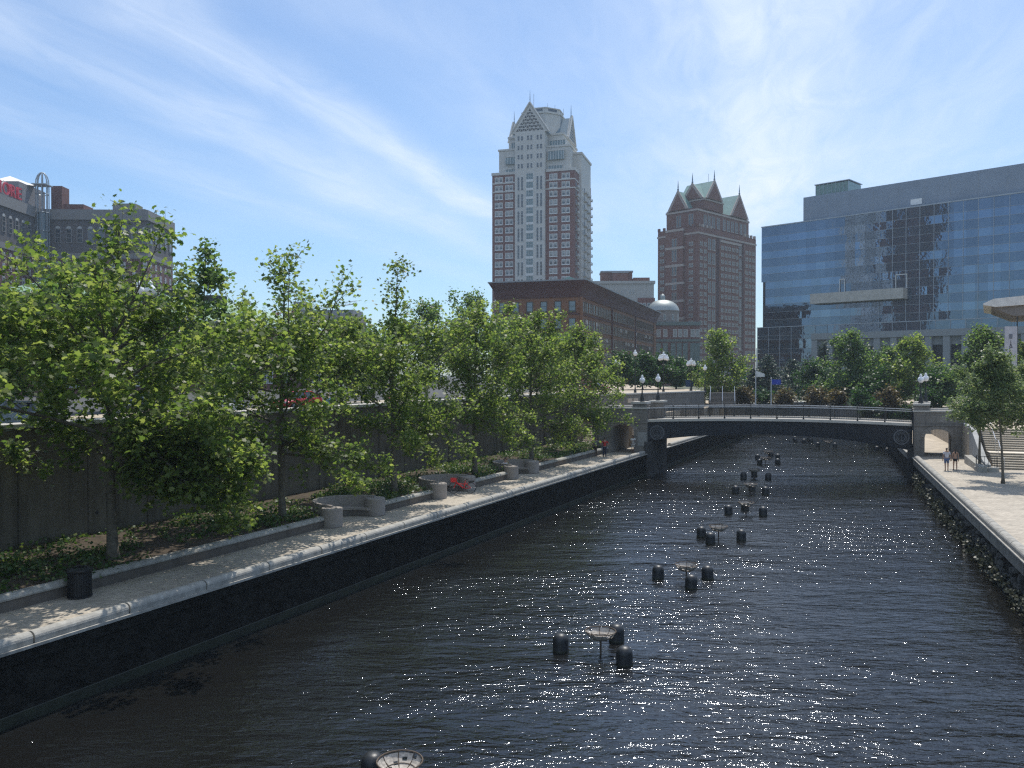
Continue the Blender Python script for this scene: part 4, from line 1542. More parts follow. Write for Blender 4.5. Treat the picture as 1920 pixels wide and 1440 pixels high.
# ---- pale mid-rise behind
pb = Bld('pale_mid_rise', (22.5, 331, 0), -3, 'pale grey mid-rise with brick rooftop box between the two towers')
pb.box('wall', mat('pale_grey_wall', (0.36, 0.36, 0.34), 0.85, var=0.08), 0, 34, 0, 20, 4, 45.5)
pb.box('cornice', MATS['pale_grey_wall'], -.5, 34.5, -.5, 20.5, 45.504, 46.6)
pb.box('brick_corner', BRICK, 27.6, 34.4, -.4, 12, 4, 39.8)
pb.box('brick_penthouse', BRICKD, 13.5, 26, 6, 16, 46.604, 50.8)
pb.box('penthouse_cap', GREY, 13.2, 26.3, 5.7, 16.3, 50.804, 51.4)
pb.box('brick_penthouse', BRICKD, 18, 24, 3.5, 6, 46.604, 50.2)
pb.box('penthouse_cap', GREY, 17.7, 24.3, 3.2, 5.98, 50.204, 50.8)
pb.box('brick_annex', BRICKD, 26.4, 33, 6, 14, 46.604, 48.6)
pw_ = (wbox(1.0, 2.2, .15, 1, 2, .35, 2), [mat('window_frame_pale', (0.45, 0.45, 0.43), 0.7), GLASSB])
pw2 = (wbox(1.3, 2.4, .2, 1, 2, .35, 2), [FRW, GLASSW])
for z in (41.2, 36.6, 32.2, 28):
    for k in range(8):
        pb.win('a', 1.8 + k * 3.35, 0, z, 0)
for z in (36.0, 32.0, 28, 24):
    for x in (29.4, 32.8):
        pb.win('b', x, -.4, z - .6, 0)
pb.finish({'a': pw_, 'b': pw2})

# ---- domed building
db = Bld('domed_building', (54.3, 318, 0), -3, 'low brick building with a pale metal dome beside the red gabled tower')
db.box('wall', BRICKD, 0, 17.6, 0, 16, 4, 28.2)
db.box('cornice', mat('verdigris_trim', (0.12, 0.16, 0.15), 0.7), -.4, 18, -.4, 16.4, 28.204, 29.6)
db.box('band', MATS['verdigris_trim'], -.2, 17.8, -.35, -.01, 22.0, 22.9)
MB().lathe([(6.3, 0), (6.3, 4.3), (6.6, 4.35), (6.6, 4.7)], 32, (4.6, 8, 29.6)).build('drum', mat('drum_stone', (0.24, 0.2, 0.18), 0.8), db.t)
dm = MB().lathe([(6.5, 0), (6.1, 1.3), (5.3, 2.5), (4.0, 3.5), (2.3, 4.15), (1.0, 4.35), (0, 4.4)], 32, (4.6, 8, 34.31)).build('dome', mat('dome_metal', (0.32, 0.35, 0.34), 0.5, metal=.4, var=.08), db.t, smooth=True)
MB().lathe([(1.0, 0), (1.0, 1.4), (.9, 1.9), (.4, 2.4), (0, 2.6)], 16, (4.6, 8, 38.5)).build('lantern', MATS['dome_metal'], dm)
wq = (wbox(1.5, 3.0, .15, 1, 2, 0, 1), [FRW, GLASSB])
wlong = (wbox(1.9, 14.5, .2, 1, 5, 0, 1), [MATS['verdigris_trim'], mat('teal_glass', (0.14, 0.19, 0.19), 0.2, var=0.2)])
for x in (2.0, 4.6, 8.3, 10.3, 12.3, 15.0, 16.8):
    db.win('q', x, 0, 23.7, 0)
for x in (2.0, 4.6, 7.6, 9.9, 12.2, 15.0, 16.8):
    db.win('l', x, 0, 7.0, 0)
for k in range(5):
    a = R(-150 + 30 * k)
    db.w.append(('s', 4.6 + 6.3 * math.cos(a), 8 + 6.3 * math.sin(a), 30.4, a + PI / 2))
db.finish({'q': wq, 'l': wlong, 's': (wbox(.9, 2.2, .12), [FRW, GLASSW])})

# ---- glass office block on the right
ug = Vector((45.3, -45.0, 0)).normalized()
gb = Bld('glass_office', (69.3, 230, 0), math.degrees(math.atan2(ug.y, ug.x)), 'large blue glass office block with pale balcony slab and concrete colonnade')
GT = gb.t
GWD = 88.0


def glassmat(name, tint, refl, rough=0.02, wav=0.010):
    m = bpy.data.materials.new(name)
    MATS[name] = m
    m.use_nodes = True
    n, l = m.node_tree.nodes, m.node_tree.links
    b = n['Principled BSDF']
    b.inputs['Base Color'].default_value = (*tint, 1)
    b.inputs['Roughness'].default_value = 0.35
    gl = N(n, 'ShaderNodeBsdfGlossy')
    gl.inputs['Color'].default_value = (0.46, 0.62, 0.85, 1)
    gl.inputs['Roughness'].default_value = rough
    mx = N(n, 'ShaderNodeMixShader')
    g = N(n, 'ShaderNodeNewGeometry')
    mr = N(n, 'ShaderNodeMapRange')
    mr.inputs[3].default_value = refl * .8
    mr.inputs[4].default_value = refl * 1.2
    l.new(g.outputs['Random Per Island'], mr.inputs[0])
    l.new(mr.outputs[0], mx.inputs[0])
    l.new(b.outputs[0], mx.inputs[1])
    l.new(gl.outputs[0], mx.inputs[2])
    tcn = N(n, 'ShaderNodeTexCoord')
    nz = N(n, 'ShaderNodeTexNoise')
    nz.inputs['Scale'].default_value = 0.9
    nz.inputs['Detail'].default_value = 2
    l.new(tcn.outputs['Object'], nz.inputs['Vector'])
    bp = N(n, 'ShaderNodeBump')
    bp.inputs['Strength'].default_value = 1.0
    bp.inputs['Distance'].default_value = wav
    l.new(nz.outputs[0], bp.inputs['Height'])
    l.new(bp.outputs[0], gl.inputs['Normal'])
    l.new(mx.outputs[0], n['Material Output'].inputs[0])
    return m


GV = glassmat('curtain_vision_glass', (0.006, 0.012, 0.022), 0.30, wav=.011)
GS = glassmat('curtain_spandrel_glass', (0.022, 0.034, 0.05), 0.20, wav=.011)
MUL = mat('curtain_mullion', (0.34, 0.38, 0.42), 0.4, metal=.3)
gb.box('core', DARKV, .3, GWD - .3, .3, 30, 4, 49.9)
gb.box('lower_core', DARKV, -.5, GWD - .3, -.1, .29, 4, 21.8)
random.seed(21)


def pane_row(x0, x1, z0, z1, y, m, w, name, tilt=.007):
    mb = MB()
    nn = max(1, int(round((x1 - x0) / w)))
    for k in range(nn):
        a, b = x0 + (x1 - x0) * k / nn, x0 + (x1 - x0) * (k + 1) / nn
        tx, tz = random.uniform(-tilt, tilt) * (b - a), random.uniform(-tilt, tilt) * (z1 - z0)
        mb.add([(a, y - tx, z0), (b, y + tx, z0), (b, y + tx + tz, z1), (a, y - tx + tz, z1)], [(0, 1, 2, 3)])
    return mb.build(name, m, GT)


rows = []
z = 50.2
hs = [(2.6, 0), (2.0, 1), (2.2, 0), (2.0, 1), (2.2, 0), (2.0, 1), (2.2, 0), (2.0, 1), (2.2, 0), (2.0, 1), (2.2, 0), (2.0, 1), (2.2, 0)]
for h, v in hs:
    rows.append((z - h, z, v))
    z -= h
zl = z                                    # bottom of the main glass
for i, (z0, z1, v) in enumerate(rows):
    x0 = 0 if z0 > 34 else 1.2
    pane_row(x0, GWD, z0 + .03, z1 - .03, 0.0, GV if v else GS, 2.6, 'window_band' if v else 'spandrel_band')
    MB().box(x0, GWD, -.10, .02, z1 - .05, z1 + .01).build('mullion_rail', MUL, GT)
for k in range(18):
    x = 32.0 + k * 3.2
    if x > GWD:
        break
    MB().box(x - .05, x + .05, -.12, -.02, zl, 50.2).build('mullion', MUL, GT)
# lower volume, slightly proud
z = zl
for h, v in ((2.3, 0), (1.0, 0), (2.6, 1), (1.2, 0), (2.6, 1), (1.0, 0), (4.6, 1), (1.2, 0), (3.4, 1)):
    pane_row(-.7, GWD, z - h + .03, z - .03, -.75, GV if v else GS, 3.3, 'window_band' if v else 'spandrel_band')
    MB().box(-.7, GWD, -.87, -.76, z - .06, z + .0).build('mullion_rail', MUL, GT)
    z -= h
for k in range(27):
    x = -.7 + k * 3.3
    MB().box(x - .05, x + .05, -.9, -.77, 4, zl).build('mullion', MUL, GT)
gb.box('ledge', MUL, -.9, GWD, -.9, .0, zl + .004, zl + .14)
# metal penthouse
gb.box('penthouse', mat('penthouse_metal', (0.22, 0.27, 0.34), 0.5, metal=.2, var=0.08, vscale=.3), 11.5, 96, 1.2, 25, 50.2, 57.0)
gb.box('parapet', MUL, -.1, GWD, -.15, .3, 50.2, 50.45)
gb.box('sky_patch', mat('painted_sky', (0.75, 0.78, 0.8), 0.3), 39.0, 41.6, 1.1, 1.198, 51.0, 52.4)  # pale plate on the solid wall, painted as bright sky showing through
for k in range(14):
    gb.box('panel_joint', MUL, 12 + k * 6, 12.05 + k * 6, 1.15, 1.199, 50.5, 56.9)
rs = MB().box(13.6, 22.5, 4.0, 12.0, 57.004, 60.2).build('roof_screen', mat('green_glass', (0.16, 0.25, 0.23), 0.2, var=.2), GT)
for k in range(9):
    MB().box(13.6 + k * 1.1, 13.7 + k * 1.1, 3.9, 3.998, 57.01, 60.4).build('post', MUL, rs)
MB().box(13.3, 22.8, 3.8, 12.3, 60.41, 60.6).build('screen_top', MUL, rs)
gb.box('aerial', GREY, 83, 83.15, 6, 6.15, 57, 61)
# balcony slab and doors
bs = gb.box('balcony_slab', mat('balcony_pale', (0.42, 0.41, 0.38), 0.8), 15.4, 38.8, -3.0, .0, 28.0, 30.6)
for x, w in ((22.0, 1.3), (36.0, 2.6)):
    MB().box(x, x + .18, -.22, -.14, 30.7, 34.0).box(x + w, x + w + .18, -.22, -.14, 30.7, 34.0).box(x, x + w + .18, -.22, -.14, 34.0, 34.2).build('door_frame', FRW, GT)
# colonnade
CON = mat('colonnade_concrete', (0.25, 0.27, 0.28), 0.85, var=0.05)
gb.box('colonnade_beam', CON, 15.8, GWD + 6, -3.2, -1.4, 18.6, 20.2)
gb.box('colonnade_soffit', CON, 17.3, GWD + 6, -1.9, -1.0, 16.6, 18.59)
gb.box('colonnade_dark_panel', DARKV, 16.5, GWD + 6, -1.2, -.95, 7.5, 16.55)  # dark slab painting the shade between the columns
for k in range(20):
    x = 16.6 + k * 4.0
    w = .75
    gb.box('column', CON, x - w, x + w, -3.0, -1.95, 4.5, 18.59)
gb.box('base_wall', mat('base_brick', (0.16, 0.12, 0.11), 0.9), 15.8, GWD + 6, -3.4, -3.02, 4.5, 8.3)
for x0, x1 in ((22, 27), (34, 40), (48, 55), (63, 68)):
    gb.box('shop_front', mat('shop_glass', (0.03, 0.035, 0.04), 0.2), x0, x1, -3.46, -3.405, 5.2, 7.8)

# ---- buildings that only show as reflections in the glass (left of the frame, behind the hotel wing)
def refl_tower(name, A, W_, D_, H_, mwall, label, lattice):
    b = Bld(name, A, 114, label)
    b.box('wall', mwall, 0, W_, 0, D_, 4, H_)
    b.box('cornice', STONE2, -.5, W_ + .5, -.5, D_ + .5, H_ + .004, H_ + 1.2)
    k1 = (wbox(1.6, 2.2, .25 if lattice else .12, 1, 2, .3, 2), [FRW if lattice else FRD, GLASSW])
    for z in range(8, int(H_) - 3, 4):
        for k in range(int(W_ // 5)):
            b.win('a', 3 + k * 5, 0, z, 0)
        for k in range(int(D_ // 5)):
            b.win('a', W_, 3 + k * 5, z, PI / 2)
    b.finish({'a': k1})


refl_tower('pale_office_tower', (-136.5, 102, 0), 18, 22, 98, mat('white_lattice_wall', (0.8, 0.78, 0.74), .8, var=.2, vscale=.3), 'pale lattice-fronted tower seen only as a reflection in the glass office', True)
refl_tower('dark_office_tower', (-126.0, 79, 0), 23, 24, 108, BRICKD, 'dark brick tower seen only as a reflection in the glass office', False)


# ---- hotel on the left
ht = Bld('old_hotel', (-154.8, 272, 0), 2.5, 'old red brick hotel with stone arcaded top floors behind the nearest plane tree')
HT = ht.t
HTOP = 63.6
HB = mat('hotel_brick', (0.125, 0.055, 0.05), 0.9, var=.14, vscale=.2)
HS = mat('hotel_stone', (0.20, 0.20, 0.20), 0.85, var=.08)
HS2 = mat('hotel_upper_brick', (0.10, 0.095, 0.10), 0.9, var=.1)
ht.box('main_wing', HB, 0, 34.4, 0, 23, 4, 49.5)
ht.box('arcade_floor', HS2, 0, 34.4, 0, 23, 49.504, 60.2)
ht.box('cornice', HS, -.6, 35, -.7, 23.6, 60.204, HTOP)
ht.box('stone_band', HS, -.2, 34.7, -.3, 23.3, 47.6, 49.4)
ht.box('left_wing', HB, -24, -.02, -30, 23, 4, 49.5)
ht.box('arcade_floor', HS2, -24, -.02, -30, 23, 49.504, 60.2)
ht.box('cornice', HS, -24.6, .6, -30.6, -.72, 60.204, HTOP)
ht.box('stone_band', HS, -24.3, .3, -30.3, -.32, 47.6, 49.4)
ht.box('penthouse', mat('penthouse_grey', (0.20, 0.20, 0.22), 0.8), -14, -1.5, -10, 6, 63.604, 70.5)
MB().lathe([(8.5, 0), (0, 3.2)], 4, (-8, -3, 70.51)).xform(lambda x, y, z: (x, y, z)).build('pyramid_roof', mat('white_roof', (0.7, 0.68, 0.64), 0.5), HT)
ht.box('penthouse', HB, 2, 5.5, 3, 8, 63.604, 72)
ht.box('penthouse', HB, 6, 12.5, 3, 10, 63.604, 66.0)
ht.box('roof_shed', HS, 22.0, 29.5, 3, 9, 63.604, 66.4)
ht.box('stair_head', HS, 28.5, 33, 2, 8, 63.604, 64.4)


def archwin():
    mb = MB()
    w, h = 1.0, 4.6
    n = 10
    out = [(-w, 0), (w, 0), (w, h)] + [(w * math.cos(PI * k / n), h + w * math.sin(PI * k / n)) for k in range(1, n)] + [(-w, h)]
    mb.extr(None, [(x, -.22, z) for x, z in out], [(x, -.02, z) for x, z in out])
    inn_ = [(x * .74, .25 + z * .94) for x, z in out]
    mb.f, m0 = mb.f, len(mb.f)
    mb.add([(x, -.235, z) for x, z in inn_], [tuple(range(len(inn_)))], 1)
    for z in (1.6, 3.1, 4.5):
        mb.box(-.74, .74, -.28, -.24, z, z + .22, 0)
    mb.add([(-.74 * math.cos(PI * k / 8), -.25, 4.75 + .8 * math.sin(PI * k / 8)) for k in range(9)], [tuple(range(9))], 2)
    return mb


aw = (archwin(), [HS, GLASSW, mat('fanlight_pale', (0.40, 0.42, 0.42), 0.7)])
sw = (wbox(1.3, 1.9, .12, 1, 2, 0, 1, .15, blind=.45), [FRW, GLASSW, mat('hotel_blind', (0.5, 0.5, 0.5), 0.6)])
for k in range(10):
    ht.win('a', 2.2 + k * 3.5 if k else 2.0, 0, 52.6, 0)
for k in range(5):
    ht.win('a', 34.4, 3 + k * 4.3, 52.6, PI / 2)
for k in range(7):
    ht.win('a', -.02, -3.4 - k * 3.6, 52.6, PI / 2)
for j in range(12):
    z = 44.6 - j * 3.35
    for k in range(10):
        ht.win('s', 2.2 + k * 3.5, 0, z, 0)
    for k in range(5):
        ht.win('s', 34.4, 3 + k * 4.3, z, PI / 2)
    for k in range(7):
        ht.win('s', -.02, -3.4 - k * 3.6, z, PI / 2)
ht.finish({'a': aw, 's': sw}, key=lambda w: (w[0] == 's', -w[3]))
# glass lift shaft with birdcage top
lf = MB()
for k in range(8):
    a = 2 * PI * k / 8 + PI / 8
    x, y = 1.9 * math.cos(a), 1.9 * math.sin(a)
    lf.tube([(x, y, 4), (x, y, 71.0), (x * .95, y * .95, 72.6), (x * .7, y * .7, 74.0), (x * .35, y * .35, 74.8), (0, 0, 75.1)], .17, 5)
for z in range(8, 72, 6):
    lf.tube([(1.95 * math.cos(2 * PI * k / 16), 1.95 * math.sin(2 * PI * k / 16), z) for k in range(17)], .14, 4)
lf.box(-2.3, 2.3, -2.3, 2.3, 70.8, 71.1)
o = lf.build('lift_shaft', mat('lift_steel', (0.30, 0.34, 0.37), 0.4, metal=.3), HT)
o.location = (2.0, -2.6, 0)
o2 = MB().lathe([(1.75, 4), (1.75, 62)], 8).build('shaft_glass', mat('lift_glass', (0.12, 0.17, 0.2), 0.2, var=.2), o)
# red roof-top letters
REDL = mat('red_letter', (0.5, 0.02, 0.05), 0.5)


def text(s_, size, loc, rot, m, parent, depth=.1, name='letter'):
    cu_ = bpy.data.curves.new(name, 'FONT')
    cu_.body = s_
    cu_.size = size
    cu_.extrude = depth
    cu_.align_x = 'CENTER'
    cu_.materials.append(m)
    o = bpy.data.objects.new(name, cu_)
    C.objects.link(o)
    o.location = loc
    o.rotation_euler = rot
    o.parent = parent
    return o


sg = thing('rooftop_sign', (-155, 262, 63.7), R(2.5 + 90), 'row of tall red letters standing on the hotel roof edge at the left frame edge', 'sign')
for i, ch in enumerate('MORE'):
    o = text(ch, 5.4, (-12.4 + i * 3.6 - (1.0 if i == 0 else 0), 0, .7), (R(90), 0, 0), REDL, sg, .35)
    if i == 1:
        o2 = text(ch, 5.9, (-12.4 + i * 3.6, .12, .52), (R(90), 0, 0), FRW, sg, .2, 'letter_outline')
mb = MB()
for k in range(9):
    mb.tube([(-15 + k * 2, .5, -.1), (-15 + k * 2, .5, 4.9)], .09, 4)
for z in (1.2, 4.4):
    mb.tube([(-16, .5, z), (2, .5, z)], .09, 4)
mb.build('sign_frame', BLACK, sg)

# ---- green roofed hall
gr = Bld('green_roofed_hall', (-56.5, 101, 0), math.degrees(math.atan2(40, 14.4)), 'low brick hall with a broad pale green metal roof behind the plane trees')
GRM = mat('green_metal_roof', (0.24, 0.36, 0.25), 0.6, var=.06, vscale=.3)
gr.box('wall', BRICK, 0, 64, 0, 26, 4, 17.3)
mb = MB()
x0, x1, y0, y1, z0, z1 = -1.2, 65.2, -1.2, 27.2, 17.9, 23.0
mb.v = [(x0, y0, z0), (x1, y0, z0), (x1, y1, z0), (x0, y1, z0), (x0 + 13, 13, z1), (x1 - 17, 13, z1)]
mb.f = [(0, 1, 5, 4), (1, 2, 5), (2, 3, 4, 5), (3, 0, 4), (3, 2, 1, 0)]
mb.m = [0] * 5
mb.build('roof', GRM, gr.t)
gr.box('eave', FRW, -1.3, 65.3, -1.3, 27.3, 17.55, 17.896)
for k in range(42):
    x = 0 + k * 1.55
    if x > 47:
        break
    f = lambda t: (x + 0, y0 + (13 - y0) * t, z0 + (z1 - z0) * t + .03)
    if 12 < x < 48:
        MB().tube([f(.01), f(.99)], .05, 4).build('roof_seam', GRM, gr.t)
for (x, y, w, h, m) in ((14, 9.5, 3.0, 2.2, BLACK), (20, 3.5, 3.4, 2.6, GREY), (33, 10, 4.0, 2.0, BLACK), (41, 9, 3.0, 2.2, BLACK)):
    zb_ = z0 + (z1 - z0) * (y - y0) / (13 - y0)
    o = gr.box('roof_unit', m, x, x + w, y, y + 3, zb_ - .3, zb_ + h * .8)
for x in range(3, 62, 5):
    gr.win('a', x, 0, 11.5, 0)
    gr.win('a', x, 0, 8.0, 0)
gr.finish({'a': (wbox(1.4, 2.2, .15, 2, 3, .2, 2), [FRW, GLASSW])})

# ---- distant block and tower crane
fb = Bld('distant_office', (-88.0, 330, 0), -8, 'distant beige and grey office block right of the tower crane')
fb.box('wall', mat('beige_wall', (0.30, 0.27, 0.23), 0.85), 0, 26, 0, 15, 4, 33.0)
fb.box('upper_floor', GREY, 1, 25, 1, 14, 33.004, 35.0)
fb.box('lift_tower', mat('light_grey_wall', (0.40, 0.42, 0.43), .8), 0, 4.5, 2, 8, 35.004, 38.5)
for z in (30.5, 27, 23.5):
    for k in range(9):
        fb.win('a', 2 + k * 2.7, 0, z, 0)
fb.finish({'a': (wbox(1.9, 1.3, .1), [GREY, GLASSW])})
cr = thing('tower_crane', (-106.5, 400, 4), 0, 'red and white tower crane jib showing above the trees left of centre', 'crane')
RED = mat('crane_red', (0.45, 0.05, 0.04), 0.6)
CWH = mat('crane_white', (0.45, 0.45, 0.45), 0.6)


def truss(mb, a, b, w, n):
    a, b = Vector(a), Vector(b)
    d = b - a
    up = Vector((0, 0, 1)) if abs(d.normalized().z) < .8 else Vector((0, 1, 0))
    sd_ = d.cross(up).normalized() * w / 2
    up = sd_.cross(d).normalized() * w * .8
    P = [a + sd_, a - sd_, a + up]
    for p in P:
        mb.tube([p, p + d], .14, 4)
    for k in range(n):
        q0, q1 = d * (k / n), d * ((k + 1) / n)
        mb.tube([P[0] + q0, P[2] + q0 * .5 + q1 * .5, P[0] + q1], .08, 4)
        mb.tube([P[1] + q0, P[2] + q0 * .5 + q1 * .5, P[1] + q1], .08, 4)


mb = MB()
truss(mb, (0, 0, 0), (0, 0, 33), 2.2, 12)
mb.build('mast', RED, cr)
mb = MB()
truss(mb, (0, 0, 35.5), (31, 4, 39.8), 1.8, 16)
mb.build('jib', CWH, cr)
mb = MB()
truss(mb, (0, 0, 35.5), (-9, -1.2, 34.3), 1.8, 5)
mb.box(-9, -6, -1.4, .2, 32.4, 34.4)
mb.build('counter_jib', RED, cr)
MB().box(-1.4, 1.4, -1.4, 1.4, 33.1, 36.2).box(1.6, 3.4, -1.2, .6, 33.0, 35.4).build('cab', RED, cr)

# ---- pavilion roof and banner at the right edge
pv = thing('pavilion', (61.5, 93, PZ), R(-30), 'pavilion with a thick upswept pale canopy roof at the right frame edge', 'pavilion')
mb = MB()
mb.extr(None, [(-7.4, -6, 12.25), (-6.2, -6, 12.0), (12, -6, 12.9), (12, -6, 14.3), (-6.4, -6, 12.9), (-7.4, -6, 12.42)],
        [(-7.4, 8, 12.25), (-6.2, 8, 12.0), (12, 8, 12.9), (12, 8, 14.3), (-6.4, 8, 12.9), (-7.4, 8, 12.42)])
mb.build('canopy_roof', mat('canopy_white', (0.66, 0.63, 0.60), 0.5), pv)
mb = MB().extr(None, [(-6.6, -5.4, 11.99), (-4.5, -5.4, 11.0), (12, -5.4, 11.2), (12, -5.4, 12.7)], [(-6.6, 7.4, 11.99), (-4.5, 7.4, 11.0), (12, 7.4, 11.2), (12, 7.4, 12.7)])
mb.build('soffit', mat('soffit_wood', (0.20, 0.18, 0.17), 0.7), pv)
for x in (-3.0, 4, 10):
    MB().tube([(x, -3.5, 0), (x, -3.5, 11.1)], .28, 12).build('column', BLACK, pv)
MB().box(-1.2, 11, 1.5, 7, 0, 11.0).build('wall', mat('pavilion_wall', (0.30, 0.26, 0.22), .8), pv)
MB().box(-.5, 10.3, 1.35, 1.48, .4, 9.2).build('window', GLASSW, pv)
MB().box(-2.2, .2, -4.2, -3.9, 8.6, 10.6).build('wall_box', mat('box_grey', (0.35, 0.35, 0.36), .7), pv)
bx, by_, bz_ = at(1894, 612, 84)
bn = thing('shop_banner', (bx, by_, PZ), R(4), 'tall grey banner with vertical shop lettering by the right frame edge', 'banner')
BH = bz_ - PZ
MB().tube([(.78, .1, 0), (.78, .1, BH + 1.0)], .06, 8).build('pole', BLACK, bn)
MB().box(-.60, .72, 0.0, .06, BH - 4.3, BH).build('cloth', mat('banner_cloth', (0.40, 0.40, 0.44), .8), bn)
MB().box(-.16, .20, -.03, -.003, BH - 1.25, BH - .78).build('emblem', mat('banner_mark', (0.13, 0.14, 0.17), .8), bn)
for i, ch in enumerate("JACKY'S"):
    text(ch, .56, (.04, -.012, BH - 1.78 - i * .36), (R(90), 0, 0), mat('banner_ink', (0.03, 0.03, 0.04), .8), bn, .004)

# ---- flags, highway signs and banners
def flag(px, pyt, pyb, Y, m, w, h, lab, droop):
    x, y, z1 = at(px, pyt, Y)
    _, _, z0 = at(px, pyb, Y)
    z0 = min(z0, PZ + .1)
    t = thing('flagpole', (x, y, z0), 0, lab, 'flagpole')
    MB().tube([(0, 0, 0), (0, 0, z1 - z0)], [.10, .06], 8).lathe([(.0, -.05), (.12, .05), (.0, .2)], 8, (0, 0, z1 - z0)).build('pole', POLE, t)
    mb = MB()
    nx_, nz_ = 12, 5
    for i in range(nx_ + 1):
        for j in range(nz_ + 1):
            u, v = i / nx_, j / nz_
            hh = h * (1 - droop * u)
            mb.v.append((.08 + w * u, .25 * math.sin(u * 7) * u, z1 - z0 - .1 - droop * h * u * (1.0) - hh * v))
    for i in range(nx_):
        for j in range(nz_):
            a = i * (nz_ + 1) + j
            mb.f.append((a, a + 1, a + nz_ + 2, a + nz_ + 1))
            mb.m.append(0)
    f = mb.build('flag', m, t)
    return t, f, z1 - z0


FW = mat('flag_white', (0.75, 0.75, 0.70), .8)
FBL = mat('flag_blue', (0.04, 0.07, 0.40), .8)
flag(1417, 694, 757, 118, FW, 1.25, .85, 'pale pole with a drooping white flag beyond the bridge', .55)
t, f, h = flag(1446, 710, 758, 119, FBL, 1.4, .75, 'shorter pole with a small blue flag and white emblem', .05)
MB().lathe([(.18, 0), (.18, .02)], 12).xform(lambda a, b, c: (a + .75, -.16 - c * .2, b + h - .5)).build('emblem', FW, t)
# highway signs
x, y, z = at(1318, 690, 150)
hs_ = thing('highway_signs', (x, y, PZ), 0, 'pair of dark green route shield signs on a gantry behind the five-globe lamp', 'road sign')
SG = mat('sign_green', (0.01, 0.06, 0.04), .6)
for k, xx in enumerate((-1.05, .95)):
    s1 = MB().box(xx - .95, xx + .95, 0, .06, z - PZ - 1.1, z - PZ + 1.2).build('sign_panel', SG, hs_)
    if k == 0:
        MB().lathe([(.0, 0), (.55, 0), (.55, .03), (0, .03)], 20).xform(lambda a, b, c: (a + xx, -.01 - c, b + z - PZ + .45)).build('shield', FW, s1)
        text('6', .75, (xx, -.05, z - PZ + .18), (R(90), 0, 0), BLACK, s1, .004)
    else:
        MB().extr(None, [(xx - .5, -.04, z - PZ + .9), (xx - .45, -.04, z - PZ + .25), (xx, -.04, z - PZ - .05), (xx + .45, -.04, z - PZ + .25), (xx + .5, -.04, z - PZ + .9)][::-1],
                  [(xx - .5, -.004, z - PZ + .9), (xx - .45, -.004, z - PZ + .25), (xx, -.004, z - PZ - .05), (xx + .45, -.004, z - PZ + .25), (xx + .5, -.004, z - PZ + .9)][::-1]).build('shield', mat('shield_blue', (0.05, 0.09, 0.25), .6), s1)
    MB().tube([(xx, -.03, z - PZ - .35), (xx, -.03, z - PZ - .85)], .05, 4).build('arrow', FW, s1)
MB().tube([(-2.1, .15, 0), (-2.1, .15, z - PZ + 1.2)], .12, 8).tube([(-2.1, .15, z - PZ + .9), (2.1, .15, z - PZ + .9)], .07, 6).build('gantry', POLE, hs_)
x, y, z = at(1395, 689, 128)
tb = thing('street_banner', (x, y, PZ), 0, 'tall narrow teal banner on a post right of the bright plane tree', 'banner')
MB().box(-.35, .35, 0, .05, z - PZ - 1.8, z - PZ + .6).build('cloth', mat('teal_cloth', (0.02, 0.22, 0.16), .8), tb)
MB().tube([(-.42, .02, 0), (-.42, .02, z - PZ + .9)], .06, 8).build('pole', POLE, tb)
x, y, z = at(1293, 718, 128)
b2 = thing('street_banner', (x, y, ST + .1), 0, 'small dark blue banner under the trees below the five-globe lamp', 'banner')
MB().box(-.6, .6, 0, .05, z - ST - .7, z - ST + .35).build('cloth', mat('navy_cloth', (0.02, 0.05, 0.12), .8), b2)
MB().tube([(.0, .1, 0), (.0, .1, z - ST + .5)], .04, 8).build('pole', POLE, b2)
# street light mast
x, y, z = at(1418, 653, 160)
sm = thing('road_light', (x, y, PZ), 0, 'tall thin road light with a long curved arm left of the glass office', 'street light')
MB().tube([(0, 0, 0), (0, 0, z - PZ)], [.16, .08], 8).build('mast', POLE, sm)
MB().tube([(0, 0, z - PZ - 1.6), (-1.2, 0, z - PZ - 1.5), (-2.4, 0, z - PZ - 1.9)], .05, 6).build('arm', POLE, sm)
# ------------------------------------------------------------------ trees
LOBE = np.array([(0, 0), (.22, .12), (.50, .22), (.33, .42), (.56, .66), (.22, .66), (0, 1.05), (-.22, .66), (-.56, .66), (-.33, .42), (-.50, .22), (-.22, .12)])
PENT = np.array([(0, 0), (.38, .25), (.42, .62), (0, 1.0), (-.42, .62), (-.38, .25)])
SLIM = np.array([(0, 0), (.16, .35), (.12, .75), (0, 1.0), (-.12, .75), (-.16, .35)])
QUAD = np.array([(0, 0), (.42, .45), (0, 1.0), (-.42, .45)])


